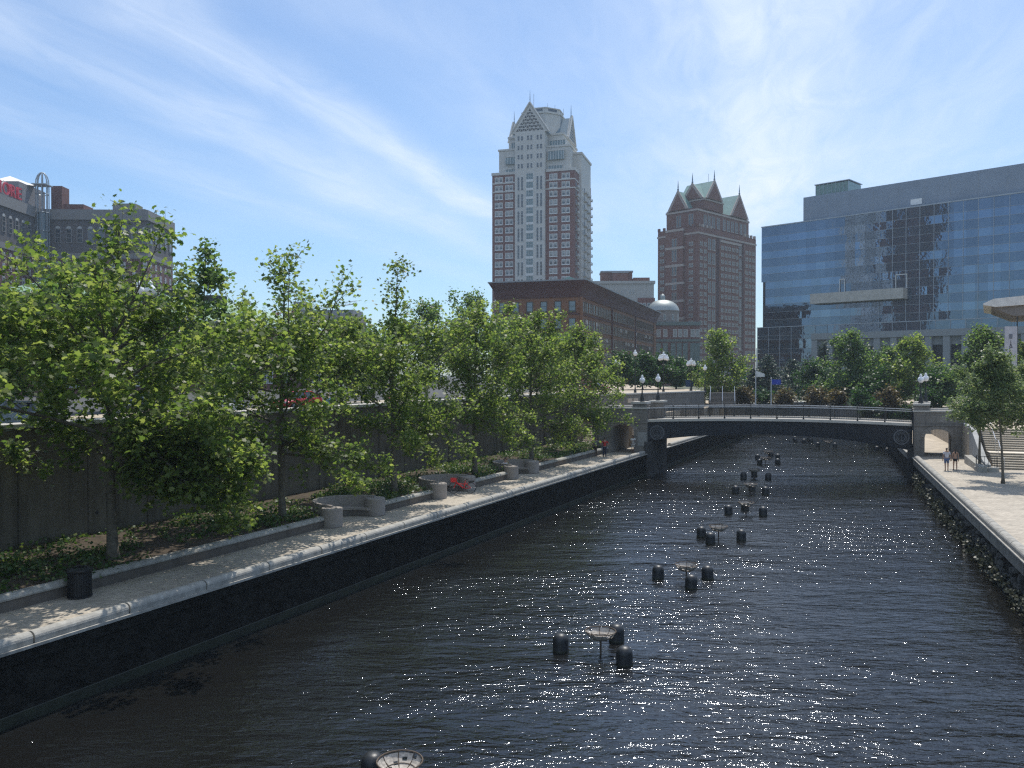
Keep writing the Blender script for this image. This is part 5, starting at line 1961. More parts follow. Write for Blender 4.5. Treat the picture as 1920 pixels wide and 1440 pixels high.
def leaf_mesh(name, P, size, shape, rng, m, parent, upbias=.55, jit=.35, curl=.12):
    n = len(P)
    k = len(shape)
    nrm = rng.normal(size=(n, 3))
    nrm[:, 2] = np.abs(nrm[:, 2]) * 1.0 + upbias
    nrm /= np.linalg.norm(nrm, axis=1)[:, None]
    t = rng.normal(size=(n, 3))
    t[:, 2] -= .5
    t -= nrm * np.sum(t * nrm, axis=1)[:, None]
    t /= np.linalg.norm(t, axis=1)[:, None] + 1e-9
    b = np.cross(nrm, t)
    s = size * (1 + jit * rng.uniform(-1, 1, n))
    V = P[:, None, :] + s[:, None, None] * (shape[None, :, 0, None] * b[:, None, :] + (shape[None, :, 1, None] - .4) * t[:, None, :]
                                          - curl * (np.abs(shape[None, :, 0, None]) * 2) ** 2 * nrm[:, None, :])
    V = V.reshape(-1, 3)
    me = bpy.data.meshes.new(name)
    me.vertices.add(n * k)
    me.vertices.foreach_set('co', V.astype(np.float32).ravel())
    me.loops.add(n * k)
    me.loops.foreach_set('vertex_index', np.arange(n * k, dtype=np.int32))
    me.polygons.add(n)
    me.polygons.foreach_set('loop_start', np.arange(0, n * k, k, dtype=np.int32))
    me.polygons.foreach_set('loop_total', np.full(n, k, dtype=np.int32))
    me.materials.append(m)
    me.update(calc_edges=True)
    o = bpy.data.objects.new(name, me)
    C.objects.link(o)
    o.parent = parent
    return o


def tree(loc, H, RAD, cb, seed, label, group, leaf=.22, nleaf=9000, m=None, bark=BARK, shape=LOBE, nl=26, r0=.2, extra=(), lean=(0, 0), top=1.0, low=.55, name='plane_tree', fill=.5, spiky=False, clump=.26):
    rng = np.random.default_rng(seed)
    t = thing(name, loc, 0, label, 'tree', group)
    # trunk
    tr, lm = MB(), MB()
    npt = 12
    ph = rng.uniform(0, 6, 2)
    path = []
    for i in range(npt + 1):
        q = i / npt
        path.append(np.array([lean[0] * q + .16 * H * .1 * math.sin(q * 4 + ph[0]) * q, lean[1] * q + .16 * H * .1 * math.cos(q * 3.3 + ph[1]) * q, q * H * .97]))
    rad = [r0 * (1 - .93 * (i / npt) ** .85) for i in range(npt + 1)]
    rad[0] = r0 * 1.5
    path.insert(1, path[0] * .0 + np.array([0, 0, .35]))
    rad.insert(1, r0 * 1.05)
    tr.tube(path, rad, 9)
    tr.build('trunk', bark, t, smooth=True)

    def on(z):
        q = min(max(z / (H * .97), 0), 1) * npt
        i = min(int(q), npt - 1)
        P_ = path[:1] + path[2:]
        return P_[i] * (1 - (q - i)) + P_[i + 1] * (q - i), rad[min(i + 1, len(rad) - 1)]
    leafP, wts = [], []
    az = rng.uniform(0, 6.28)
    limbs = []
    for i in range(nl):
        q = (i + rng.uniform(-.3, .3)) / nl
        q = min(max(q, 0), .97)
        z = cb + (H * .93 - cb) * q
        az += 2.4 + rng.uniform(-.4, .4)
        prof = ((1 - q) ** .62 if not spiky else max(0.0, 1 - abs(q - .18) ** 1.5 * 3.3) ** .7 + .13) * (low + (1 - low) * min(1, q * 4)) + .06
        L = RAD * prof * rng.uniform(.5, 1.25) * (1 + .2 * math.cos(az + .45) * (1 if name == 'plane_tree' else 0))
        el = R(8 + 50 * q + rng.uniform(-10, 12))
        limbs.append((z, az, el, L, .25))
    for e_ in extra:
        limbs.append(e_)
    for (z, a, el, L, up) in limbs:
        p0, rr = on(z)
        npn = 6
        d = np.array([math.cos(a) * math.cos(el), math.sin(a) * math.cos(el), math.sin(el)])
        pts = [p0]
        for k in range(npn):
            d = d + rng.normal(size=3) * .10 + np.array([0, 0, up * .22])
            d /= np.linalg.norm(d)
            pts.append(pts[-1] + d * L / npn)
        lr = min(rr * .6, .03 + L * .012)
        lm.tube(pts, [lr * (1 - .85 * k / npn) for k in range(npn + 1)], 5)
        nb = int(2 + L * 2.6)
        for k in range(nb):
            q = rng.uniform(.22, 1.0) if k else 1.0
            qq = q * npn
            i0 = min(int(qq), npn - 1)
            b0 = pts[i0] * (1 - (qq - i0)) + pts[i0 + 1] * (qq - i0)
            bl = (.35 + .24 * L * (1.2 - q)) * rng.uniform(.7, 1.3)
            dd = d * .5 + rng.normal(size=3) * .65 + np.array([0, 0, .15])
            dd /= np.linalg.norm(dd)
            b1 = b0 + dd * bl * .55 + rng.normal(size=3) * .04
            b2 = b0 + dd * bl + np.array([0, 0, .08 * bl]) + rng.normal(size=3) * .06
            lm.tube([b0, b1, b2], [lr * .32 * (1.3 - q) + .007, .010, .004], 3, cap=False)
            for w in np.linspace(.35, 1.08, 3 + int(bl * 3)):
                leafP.append(b0 + (b2 - b0) * w)
                wts.append(.6 + rng.random())
    lm.build('limbs', bark, t)
    leafP = np.array(leafP)
    wts = np.array(wts) * (np.where(leafP[:, 2] > H * .72, .42, 1.0) if spiky else 1.0) * rng.choice([.25, 1, 1.6], len(wts), p=[.2, .5, .3])
    idx = rng.choice(len(leafP), nleaf, p=wts / wts.sum())
    P = leafP[idx] + rng.normal(size=(nleaf, 3)) * clump * np.array([1, 1, .8])
    P = P[P[:, 2] > .4]
    leaf_mesh('crown', P, leaf, shape, rng, m or L_PLANE, t)
    return t


PG = 'plane trees planted in a row along the left walkway'
PT = [  # depth, height, radius, crown base, leaves, leaf size, label
    (24.2, 12.8, 6.2, 2.6, 17000, .19, 'plane tree at the left frame edge, mostly out of view, nearest the camera'),
    (31.6, 13.7, 6.3, 3.4, 23000, .195, 'largest and nearest full plane tree, its trunk right of the litter bin'),
    (40.2, 13.3, 5.6, 3.6, 12500, .185, 'second plane tree in the row, tall spindly top, just left of the nearest curved bench'),
    (49.0, 14.0, 5.4, 3.2, 12000, .185, 'third plane tree in the row, just right of the nearest curved bench, wispy pointed top'),
    (58.2, 11.9, 5.4, 3.2, 12000, .185, 'fourth plane tree in the row, between the bicycle bench and the farthest bench'),
    (67.0, 12.2, 5.4, 3.2, 12000, .185, 'fifth plane tree in the row, right of the farthest curved bench'),
    (75.8, 11.3, 5.2, 3.0, 11000, .185, 'sixth plane tree in the row, nearest the narrow steps and the bridge')]
for i, (Y, H, RAD, cb, nlf, lf_, lab) in enumerate(PT):
    o = 5.1
    p = LB(sL(Y, o), o, 2.62)
    ex = ()
    if i == 1:
        ex = tuple((z_, R(a_), R(e_), l_, u_) for z_, a_, e_, l_, u_ in (
            (4.8, 4, 4, 5.8, -.62), (4.2, -12, 2, 5.2, -.55), (5.4, 22, 0, 5.2, -.6), (3.8, 8, -4, 5.2, -.45), (3.6, -20, -4, 4.4, -.45), (4.4, 30, -6, 4.6, -.5), (5.0, -4, 0, 6.0, -.75), (5.6, -16, 6, 5.4, -.75), (4.1, 0, -2, 5.8, -.55), (4.6, -2, -8, 5.4, -.6), (3.4, 14, -6, 4.8, -.3),
            (5.3, -18, -4, 5.0, -.5), (9.3, 0, 35, 2.8, .2), (4.4, 185, 5, 3.6, -.2), (8, 60, 25, 4, .1), (7, 200, 20, 5, .1), (9, 185, 35, 4.5, .1)))
    elif i:
        rr_ = random.Random(i * 5)
        ex = tuple((cb + rr_.uniform(-.6, .8), R(rr_.uniform(-60, 30)), R(0), RAD * rr_.uniform(.6, .95), -.28) for k in range(3))
    tree(p, H, RAD, cb, 100 + i * 7, lab, PG, leaf=lf_, nleaf=nlf, extra=ex, nl=34, r0=.19 if i != 1 else .22, low=.8, spiky=i in (1, 2, 3))

SG_ = 'street trees behind the retaining wall'
for i, (px, pt, Y, w, lab) in enumerate([
        (380, 455, 52, 150, 'street tree with airy bluish crown right of the hotel'),
        (120, 530, 47, 240, 'street tree behind the nearest plane tree, left of the hotel corner'),
        (20, 560, 40, 200, 'street tree at the far left edge behind the retaining wall'),
        (250, 560, 60, 240, 'street tree behind the nearest plane trunk, below the hotel'),
        (455, 650, 66, 150, 'street tree before the middle of the green roof'),
        (640, 610, 74, 120, 'street tree below the crane jib right of the green roof end'),
        (700, 640, 70, 130, 'low street tree behind the third plane tree'),
        (800, 570, 90, 130, 'street tree between the third and fourth plane trees'),
        (880, 545, 92, 140, 'tall rounded street tree left of the brown brick block'),
        (960, 610, 104, 130, 'street tree in front of the left end of the brown brick block'),
        (1050, 640, 108, 120, 'street tree behind the sixth plane tree')]):
    x, y, z = at(px, pt, Y)
    H = z - ST
    tree((x, y, ST), H, w / FP * Y / 2 * 1.35, max(1.6, H * .16), 300 + i, lab, SG_, leaf=.25, nleaf=6000 if i else 3800, m=L_STREET, shape=PENT, nl=26, r0=.16, name='street_tree', clump=.34)


def far_tree(px, pt, Y, w, base, m, lab, grp, nleaf=2600, leaf=.3, name='leafy_tree', seed=0, cbf=.12, low=.8, shape=PENT, clump=.42):
    x, y, z = at(px, pt, Y)
    H = z - base
    return tree((x, y, base), H, w / FP * Y / 2 * 1.32, H * cbf, 500 + seed, lab, grp, leaf=leaf, nleaf=int(nleaf * 1.5), m=m, shape=shape, nl=28, r0=.13, name=name, bark=BARKD, low=low, clump=clump)


GG = 'dark round trees on the upper street beyond the bridge'
for i, (px, pt, Y, w, lab) in enumerate([(1168, 668, 135, 60, 'dark round tree behind the single globe lamp, leftmost of its row'), (1205, 668, 138, 62, 'dark round tree left of the central five-globe lamp'), (1238, 672, 141, 58, 'dark round tree directly behind the central five-globe lamp'),
                                         (1268, 680, 144, 56, 'dark round tree between the two five-globe lamps'), (1296, 690, 148, 54, 'dark round tree under the right five-globe lamp'), (1325, 700, 152, 60, 'low dark tree beneath the highway signs')]):
    far_tree(px, pt, Y, w, ST + .1, L_DARK, lab, GG, 2400, .34, 'round_tree', 20 + i, .15)
GR_ = 'leafy trees on the plaza beyond the bridge'
for i, (px, pt, Y, w, m, n_, lab) in enumerate([
        (1348, 622, 124, 100, L_PLANE, 4200, 'bright full tree standing in front of the red gabled tower'),
        (1524, 684, 132, 74, L_DARK, 2600, 'small rounded tree right of the blue flag'),
        (1598, 622, 122, 112, L_STREET, 5000, 'big rounded tree in front of the left part of the colonnade'),
        (1668, 655, 126, 90, L_STREET, 3400, 'mid-sized tree between the two larger trees at the colonnade'),
        (1716, 634, 118, 104, L_PLANE, 4200, 'yellow-green tree right of the twin lamps in front of the colonnade'),
        (1765, 700, 112, 90, L_DARK, 2600, 'low dark tree behind the right abutment'),
        (1842, 618, 104, 112, L_STREET, 4200, 'tree left of the grey banner under the canopy tip'),
        (1930, 650, 100, 100, L_PLANE, 3000, 'yellow-green tree at the right frame edge behind the banner'),
        (1640, 715, 118, 110, L_DARK, 2400, 'low dark tree in the shade left of the right bridge lamps')]):
    far_tree(px, pt, Y, w, PZ, m, lab, GR_, n_, .30, 'leafy_tree', 40 + i, .10)


def conifer(px, pt, Y, w, base, lab, seed):
    x, y, z = at(px, pt, Y)
    H = z - base
    rng = np.random.default_rng(seed)
    t = thing('cedar_tree', (x, y, base), 0, lab, 'conifer', 'dark cedars beyond the bridge')
    MB().tube([(0, 0, 0), (.1, 0, H * .5), (0, 0, H)], [.2, .12, .02], 7).build('trunk', BARKD, t)
    Rm = w / FP * Y / 2
    lm, P = MB(), []
    for k in range(60):
        q = (k + rng.random()) / 60
        zz_ = H * (.08 + .9 * q)
        L = Rm * (1 - q) ** .8 * rng.uniform(.7, 1.25) + .2
        a = k * 2.4
        e = (L * math.cos(a), L * math.sin(a), zz_ + L * .12)
        lm.tube([(0, 0, zz_), (e[0] * .6, e[1] * .6, zz_ + L * .1), e], [.04, .025, .01], 4)
        nn = int(10 + L * 26)
        u = rng.uniform(.15, 1.05, nn)
        pts = np.outer(u, np.array([e[0], e[1], L * .12])) + np.array([0, 0, zz_]) + rng.normal(size=(nn, 3)) * np.array([.25, .25, .07]) * (1 + L * .25)
        P.append(pts)
    lm.build('limbs', BARKD, t)
    leaf_mesh('crown', np.vstack(P), .34, SLIM * np.array([1.6, 1]), rng, L_CONIF, t, upbias=1.2)


conifer(1440, 664, 150, 84, PZ, 'dark cedar with layered boughs behind the white flag', 1)
conifer(1486, 672, 155, 92, PZ, 'dark cedar behind the blue flag', 2)
conifer(1545, 640, 146, 50, PZ, 'slim dark cedar at the left end of the colonnade', 3)
conifer(1590, 690, 135, 60, PZ, 'low cedar under the big rounded tree', 4)
conifer(1412, 690, 152, 60, PZ, 'cedar left of the white flag behind the teal banner', 5)

# honey locusts on the right promenade
LG = 'locust trees on the right promenade'
x, y, z = at(1882, 908, 56.5)
tree((x, y, 2.27), 8.9, 3.9, 3.3, 71, 'slender locust tree in front of the wide stone steps', LG, leaf=.17, nleaf=15000, m=L_OLIVE, shape=SLIM * np.array([2.0, 1]), nl=26, r0=.10, lean=(-.5, 0), name='locust_tree', low=.9, clump=.22)
x, y, z = at(1838, 872, 64.5)
tree((x, y, 2.4), 7.2, 2.4, 3.1, 72, 'locust tree beside the abutment, trunk behind the curved railing', LG, leaf=.17, nleaf=8500, m=L_OLIVE, shape=SLIM * np.array([2.0, 1]), nl=22, r0=.12, name='locust_tree', low=.95, clump=.22)
x, y, z = at(1990, 905, 58)
tree((x, y, 2.27), 8.7, 3.7, 3.7, 73, 'locust tree reaching in from the right frame edge', LG, leaf=.17, nleaf=8000, m=L_OLIVE, shape=SLIM * np.array([2.0, 1]), nl=22, r0=.11, name='locust_tree', low=.9, clump=.22)


# bronze shrubs
def shrub(px, py, Y, w, h, base, m, lab, grp, n_=1500, leaf=.22, seed=0, name='shrub'):
    x, y, z = at(px, py, Y)
    t = thing(name, (x, y, base), 0, lab, 'shrub', grp)
    rng = np.random.default_rng(seed)
    lm = MB()
    P = []
    for k in range(26):
        a, e = rng.uniform(0, 6.28), rng.uniform(.25, 1.35)
        L = rng.uniform(.65, 1.0)
        v = np.array([math.cos(a) * math.cos(e) * w / 2, math.sin(a) * math.cos(e) * w / 2, math.sin(e) * h]) * L
        lm.tube([(0, 0, 0), v * .5 + rng.normal(size=3) * .1, v], [.04, .025, .006], 4)
        nn = n_ // 26
        u = rng.uniform(.3, 1.06, nn) ** .7
        P.append(np.outer(u, v) + rng.normal(size=(nn, 3)) * .20 * min(1.4, w / 3))
    lm.build('stems', BARKD, t)
    P = np.vstack(P)
    P[:, 2] = np.abs(P[:, 2])
    leaf_mesh('foliage', P, leaf, PENT, rng, m, t)


BS = 'bronze shrubs beyond the bridge'
shrub(1358, 755, 126, 4.5, 3.4, PZ, L_BROWN, 'bronze-leaved shrub at the left of the steps beyond the bridge, dark one', BS, 2200, .28, 1)
shrub(1392, 757, 124, 4.6, 3.0, PZ, L_BROWN, 'yellow-brown shrub directly left of the white flagpole', BS, 2200, .28, 2)
shrub(1470, 757, 121, 4.0, 2.6, PZ, L_BROWN, 'bronze shrub under the blue flag', BS, 1500, .28, 3)
shrub(1528, 757, 119, 4.4, 2.8, PZ, L_BROWN, 'bronze shrub beneath the small rounded tree', BS, 1500, .28, 4)
shrub(1572, 757, 116, 3.6, 2.6, PZ, L_BROWN, 'bronze shrub under the big rounded tree, centre right', BS, 1500, .28, 5)
shrub(1664, 757, 112, 4.2, 3.0, PZ, L_BROWN, 'rust-tipped shrub left of the right bridge lamps', BS, 1500, .28, 6)
shrub(1745, 757, 106, 4.5, 3.2, PZ, L_DARK, 'dark green shrub right behind the right bridge lamps', BS, 1500, .28, 7)
shrub(1615, 757, 110, 4.8, 2.8, PZ, L_DARK, 'dark green shrub behind the middle right of the railing', BS, 1500, .28, 8)
for i_, (px_, Y_, h_, lb_) in enumerate(((1636, 128, 3.6, 'left'), (1668, 122, 3.9, 'middle'), (1700, 112, 3.7, 'right'))):  # three shrubs added to cover the lit ground and darken the far bank
    shrub(px_, 757, Y_, 5.5, h_, 2.26, L_DARK, 'big dark shrub added to darken the far right bank behind the bridge railing, %s one of three' % lb_, BS, 2600, .3, 20 + i_)
shrub(1430, 757, 128, 4.5, 2.4, PZ, L_DARK, 'dark green shrub between the two flagpoles', BS, 1500, .28, 9)

# ground cover in the bed and weeds on the right quay
rng = np.random.default_rng(5)
P = []
sEnd = SP - 1
ncl = 1250
for k in range(ncl):
    s = rng.uniform(-8, sEnd)
    o = 3.9 + rng.random() ** .75 * 5.3
    if math.sin(s * .55 + 1.3) + math.sin(o * 2.2 + s * .21) < -.15 and rng.random() < .85:
        continue
    if any(((s - b) / 2.2) ** 2 + ((o - 3.4) / 2.7) ** 2 < 1 for b in BEN):
        continue
    h = rng.uniform(.12, .55)
    p = np.array(LB(s, o, 2.65))
    nn = int(14 + h * 70)
    P.append(p + rng.normal(size=(nn, 3)) * np.array([.3, .3, .0]) + np.array([0, 0, 1]) * rng.uniform(0, h, nn)[:, None])
tag(leaf_mesh('ground_cover', np.vstack(P), .13, PENT, rng, L_GROUND, None, upbias=.4), kind='stuff')
P = []
for k in range(420):
    s = rng.uniform(-35, sR(73))
    z = abs(rng.normal()) * .55 + .05
    if z > 1.45:
        continue
    p = np.array(RB(s, .06 - .12 * rng.random(), z))
    nn = int(rng.uniform(6, 26))
    P.append(p + rng.normal(size=(nn, 3)) * np.array([.16, .16, .12]) - np.array([NR.x, NR.y, 0]) * .05)
tag(leaf_mesh('wall_weeds', np.vstack(P), .14, PENT, rng, leafmat('weed_leaf', (0.03, 0.035, 0.02), (0.06, 0.065, 0.045), (0.12, 0.125, 0.09), (1.2, 1.2, 1.0), .15), None, upbias=.1), kind='stuff')
# rough stones at the foot of the right quay
mb = MB()
for k in range(520):
    s = rng.uniform(-35, sR(73))
    z = rng.uniform(-.2, 1.45)
    c = np.array(RB(s, .14, z))
    r = rng.uniform(.08, .24)
    vs = []
    ax = np.array([DR.x, DR.y, 0]) * r * 1.4
    az_ = np.array([0, 0, 1]) * r * .8
    ay = -np.array([NR.x, NR.y, 0]) * (.10 + r * .45)
    for (u, v) in ((-1, -.7), (.8, -1), (1, .6), (-.6, 1)):
        vs.append(c + ax * u * rng.uniform(.7, 1.1) + az_ * v * rng.uniform(.7, 1.1))
    for (u, v) in ((-.6, -.4), (.5, -.6), (.6, .4), (-.4, .6)):
        vs.append(c + ay + ax * u + az_ * v)
    mb.add(vs, [(0, 1, 5, 4), (1, 2, 6, 5), (2, 3, 7, 6), (3, 0, 4, 7), (4, 5, 6, 7)])
rebase(mb.build('rough_stones', mat('rough_stone', (0.07, 0.068, 0.06), 0.9, var=.6, vscale=1.4)), rq)['kind'] = 'stuff'

# ------------------------------------------------------------------ people
PENDING = []          # objects whose skin modifiers are turned into plain meshes at the end


def skin(name, joints, edges, m, parent, root=0, sub=2):
    """joints: list of (x,y,z,rx,ry)"""
    me = bpy.data.meshes.new(name)
    me.from_pydata([j[:3] for j in joints], edges, [])
    me.materials.append(m)
    o = bpy.data.objects.new(name, me)
    C.objects.link(o)
    o.parent = parent
    md = o.modifiers.new('skin', 'SKIN')
    md.use_smooth_shade = True
    sv = me.skin_vertices[0].data if me.skin_vertices else None
    if sv is None:
        me.attributes
    for i, j in enumerate(joints):
        me.skin_vertices[0].data[i].radius = (j[3], j[4])
        me.skin_vertices[0].data[i].use_root = (i == root)
    o.modifiers.new('sub', 'SUBSURF').levels = sub
    o.modifiers['sub'].render_levels = sub
    PENDING.append(o)
    return o


SKIN = mat('skin', (0.42, 0.25, 0.17), 0.55, var=.05)
SKIN2 = mat('skin_dark', (0.16, 0.09, 0.06), 0.55, var=.05)
HAIRD = mat('hair_dark', (0.02, 0.015, 0.012), 0.6)
HAIRB = mat('hair_brown', (0.07, 0.04, 0.02), 0.6)


def person(loc, rz, label, pose='stand', shirt=(.5, .5, .5), legs=(.05, .05, .08), shorts=False, hair=HAIRD, skin_m=SKIN, H=1.75, arms=('down', 'down'), group=None, stride=.0, longhair=False, bare_back=False, sleeves='short', hat=None):
    """facing local -y; z=0 at the soles (standing) or at the seat top minus .45 (sitting)"""
    t = thing('person', loc, rz, label, 'person', group)
    k = H / 1.75
    sit = pose == 'sit'
    hz = .52 if sit else .93
    tw_ = 0.0
    J, E = [], []

    def j(x, y, z, rx, ry=None):
        J.append((x * k, y * k, z * k, rx * k, (ry or rx) * k))
        return len(J) - 1

    def e(a, b):
        E.append((a, b))
    pel = j(0, 0, hz, .145, .105)
    wai = j(0, 0, hz + .17, .125, .09)
    che = j(0, -.01, hz + .38, .15, .105)
    sho = j(0, 0, hz + .50, .12, .08)
    nek = j(0, -.01, hz + .58, .052)
    hd0 = j(0, -.02, hz + .64, .068, .078)
    hd1 = j(0, -.02, hz + .72, .078, .092)
    hd2 = j(0, -.01, hz + .80, .055, .065)
    for a, b in ((pel, wai), (wai, che), (che, sho), (sho, nek), (nek, hd0), (hd0, hd1), (hd1, hd2)):
        e(a, b)
    nose = j(0, -.115, hz + .70, .012)
    e(hd1, nose)
    leg_j, arm_j = [], []
    for sx, ar, st_ in ((-1, arms[0], stride), (1, arms[1], -stride)):
        hip = j(sx * .09, 0, hz - .06, .088)
        if sit:
            kn = j(sx * .12, -.42, hz - .02, .06)
            an = j(sx * .11, -.44, .08, .042)
            ft = j(sx * .12, -.60, .04, .035)
        else:
            kn = j(sx * .10, -st_ * .5, .50, .058)
            an = j(sx * .10, -st_ * 1.0 + .03, .085, .04)
            ft = j(sx * .115, -st_ - .13, .035, .036)
        e(pel, hip)
        e(hip, kn)
        e(kn, an)
        e(an, ft)
        leg_j.append((hip, kn, an, ft))
        s0 = j(sx * .185, 0, hz + .475, .055)
        e(sho, s0)
        if ar == 'down':
            el, wr = (sx * .235, .02, hz + .20), (sx * .245, -.03, hz - .05)
        elif ar == 'hip':
            el, wr = (sx * .40, .06, hz + .24), (sx * .20, -.06, hz + .10)
        elif ar == 'point':
            el, wr = (sx * .36, -.18, hz + .36), (sx * .50, -.42, hz + .40)
        elif ar == 'fold':
            el, wr = (sx * .25, -.06, hz + .22), (-sx * .02, -.20, hz + .28)
        else:                       # lap
            el, wr = (sx * .25, -.04, hz + .22), (sx * .12, -.26, hz + .10)
        ej = j(*el, .042)
        wj = j(*wr, .028)
        d = Vector(wr) - Vector(el)
        d.normalize()
        side = Vector((0, 0, 1)).cross(d)
        side = side.normalized() if side.length > .1 else Vector((0, 1, 0))
        pm = Vector(wr) + d * .055
        pj = j(*pm, .032, .018)
        e(s0, ej)
        e(ej, wj)
        e(wj, pj)
        for q, ln in ((-1.5, .070), (-.5, .085), (.5, .088), (1.5, .078)):
            b0 = pm + side * q * .018 + d * .035
            a0 = j(*b0, .009)
            b1 = j(*(b0 + d * ln * .5), .008)
            b2 = j(*(b0 + d * ln * .9 + Vector((0, -.012, -.01))), .007)
            e(pj, a0)
            e(a0, b1)
            e(b1, b2)
        th = j(*(Vector(wr) + d * .03 + side * .035), .010)
        th2 = j(*(Vector(wr) + d * .06 + side * .058), .009)
        e(wj, th)
        e(th, th2)
        arm_j.append((s0, ej, wj))
    body = skin('body', J, E, skin_m, t, root=pel, sub=1)

    def sub_skin(name, ids, edges, m, grow, root=0, ends=None):
        mp = {a: i for i, a in enumerate(ids)}
        jj = [(J[a][0], J[a][1], J[a][2], J[a][3] * grow + .008, J[a][4] * grow + .008) for a in ids]
        for a, pos in (ends or {}).items():
            q = jj[mp[a]]
            jj[mp[a]] = (*pos, q[3], q[4])
        return skin(name, jj, [(mp[a], mp[b]) for a, b in edges], m, t, root, 1)

    def mix(a, b, f):
        return tuple(J[a][i] * (1 - f) + J[b][i] * f for i in range(3))
    (s0, e0, w0), (s1, e1, w1) = arm_j
    f = .75 if sleeves == 'short' else 1.0
    ids = [pel, wai, che, sho, s0, e0, s1, e1] + ([w0, w1] if sleeves == 'long' else [])
    ed = [(pel, wai), (wai, che), (che, sho), (sho, s0), (s0, e0), (sho, s1), (s1, e1)] + ([(e0, w0), (e1, w1)] if sleeves == 'long' else [])
    if bare_back:
        sub_skin('top', [wai, che], [(wai, che)], mat('cloth_%d_%d_%d' % tuple(int(c * 100) for c in shirt), shirt, .9, var=.08), 1.08)
    else:
        sub_skin('shirt', ids, ed, mat('cloth_%d_%d_%d' % tuple(int(c * 100) for c in shirt), shirt, .9, var=.08), 1.14, 0,
                 {e0: mix(s0, e0, f), e1: mix(s1, e1, f)} if sleeves == 'short' else None)
    (h0, k0, a0, f0_), (h1, k1, a1, f1_) = leg_j
    lm_ = mat('cloth_%d_%d_%d' % tuple(int(c * 100) for c in legs), legs, .9, var=.08)
    if shorts:
        sub_skin('shorts', [pel, h0, k0, h1, k1], [(pel, h0), (h0, k0), (pel, h1), (h1, k1)], lm_, 1.2, 0, {k0: mix(h0, k0, shorts), k1: mix(h1, k1, shorts)})
    else:
        sub_skin('trousers', [pel, h0, k0, a0, h1, k1, a1], [(pel, h0), (h0, k0), (k0, a0), (pel, h1), (h1, k1), (k1, a1)], lm_, 1.18)
    for a, b in ((a0, f0_), (a1, f1_)):
        sub_skin('shoe', [a, b], [(a, b)], HAIRD, 1.15, 0, {a: (J[a][0], J[a][1] + .01, J[a][2] - .03 * k)})
    hx = [(0, .02 * k, (hz + .80) * k, .085 * k, .095 * k), (0, .045 * k, (hz + .72) * k, .084 * k, .075 * k), (0, .05 * k, (hz + .66) * k, .06 * k, .05 * k)]
    if longhair:
        hx += [(0, .08 * k, (hz + .55) * k, .075 * k, .04 * k), (0, .10 * k, (hz + .42) * k, .05 * k, .03 * k)]
    skin('hair', hx, [(i, i + 1) for i in range(len(hx) - 1)], hair, t, 0, 1)
    for sx in (-1, 1):
        MB().lathe([(0, -.010), (.009, -.005), (.009, .005), (0, .010)], 8, (sx * .032 * k, -.098 * k, (hz + .735) * k)).build('eye', HAIRD, t)
        MB().lathe([(0, -.03), (.014, -.012), (.016, .012), (0, .03)], 6, (sx * .083 * k, -.005, (hz + .71) * k)).build('ear', skin_m, t)
    MB().box(-.025 * k, .025 * k, -.112 * k, -.10 * k, (hz + .662) * k, (hz + .67) * k).build('mouth', mat('lips', (.3, .1, .09), .6), t)
    return t


def gp(px, py, z=2.26):
    Y = (CZ - z) * FP / (py - HZ)
    return ((px - 960) / FP * Y, Y, z)


person(gp(1776, 883, 2.262), math.pi - .35, 'man in white T-shirt and blue shorts walking away toward the right arch', shirt=(.62, .60, .66), legs=(.09, .13, .24), shorts=.92, H=1.80, stride=.12, hair=HAIRD)
person(gp(1792, 882, 2.262), math.pi - .35, 'woman with bare shoulders and dark shorts walking beside the man in white', shirt=(.50, .30, .18), legs=(.02, .02, .025), shorts=.45, H=1.68, stride=-.1, hair=HAIRD, longhair=True, bare_back=True)
person(gp(1134, 857, 2.205), math.pi * .95, 'man in red shirt standing with hands on hips on the left walkway', shirt=(.42, .03, .03), legs=(.02, .025, .05), arms=('hip', 'hip'), H=1.76)
person(gp(1117, 855, 2.205), math.pi * .75, 'person in grey shirt and long dark skirt pointing, beside the man in red', shirt=(.25, .27, .25), legs=(.08, .06, .05), arms=('point', 'down'), H=1.74, sleeves='short')
person(gp(1187, 850, 2.205), .2, 'person in white with folded arms leaning by the left passage arch', shirt=(.62, .60, .57), legs=(.45, .43, .40), shorts=.95, arms=('fold', 'fold'), H=1.74, skin_m=SKIN2)
bx3 = LB(BEN[2] - .9, 4.35)
person((bx3[0], bx3[1], WALK - .0), RZL + 2.9 - PI, 'person in pale top sitting at the left of the farthest curved bench', pose='sit', shirt=(.6, .6, .62), legs=(.06, .07, .12), arms=('lap', 'lap'))
bx3 = LB(BEN[2] - .1, 4.62)
person((bx3[0], bx3[1], WALK - .0), RZL - PI + PI, 'person in dark yellow top sitting mid-way on the farthest curved bench', pose='sit', shirt=(.35, .25, .05), legs=(.02, .02, .03), arms=('lap', 'lap'), longhair=True)
for px, py, Y, rz, sh_, lab, lh in ((608, 742, 51.5, 2.4, (.20, .38, .62), 'person in light blue shirt sitting on the wall above the second tree', False), (736, 739, 57.5, .4, (.45, .2, .15), 'person with sunlit bare arms sitting on the wall, left of two', True), (768, 737, 59, .3, (.65, .65, .68), 'person in white top sitting on the wall, right of two', False)):
    x = (px - 960) / FP * Y
    sY = (Vector((x, Y, 0)) - OL)
    s_ = sY.dot(DL)
    q = LB(s_, 10.15, TOPW - .36)
    person(q, rz, lab, pose='sit', shirt=sh_, legs=(.1, .1, .15), arms=('lap', 'lap'), hair=HAIRB, longhair=lh)
MBX = None

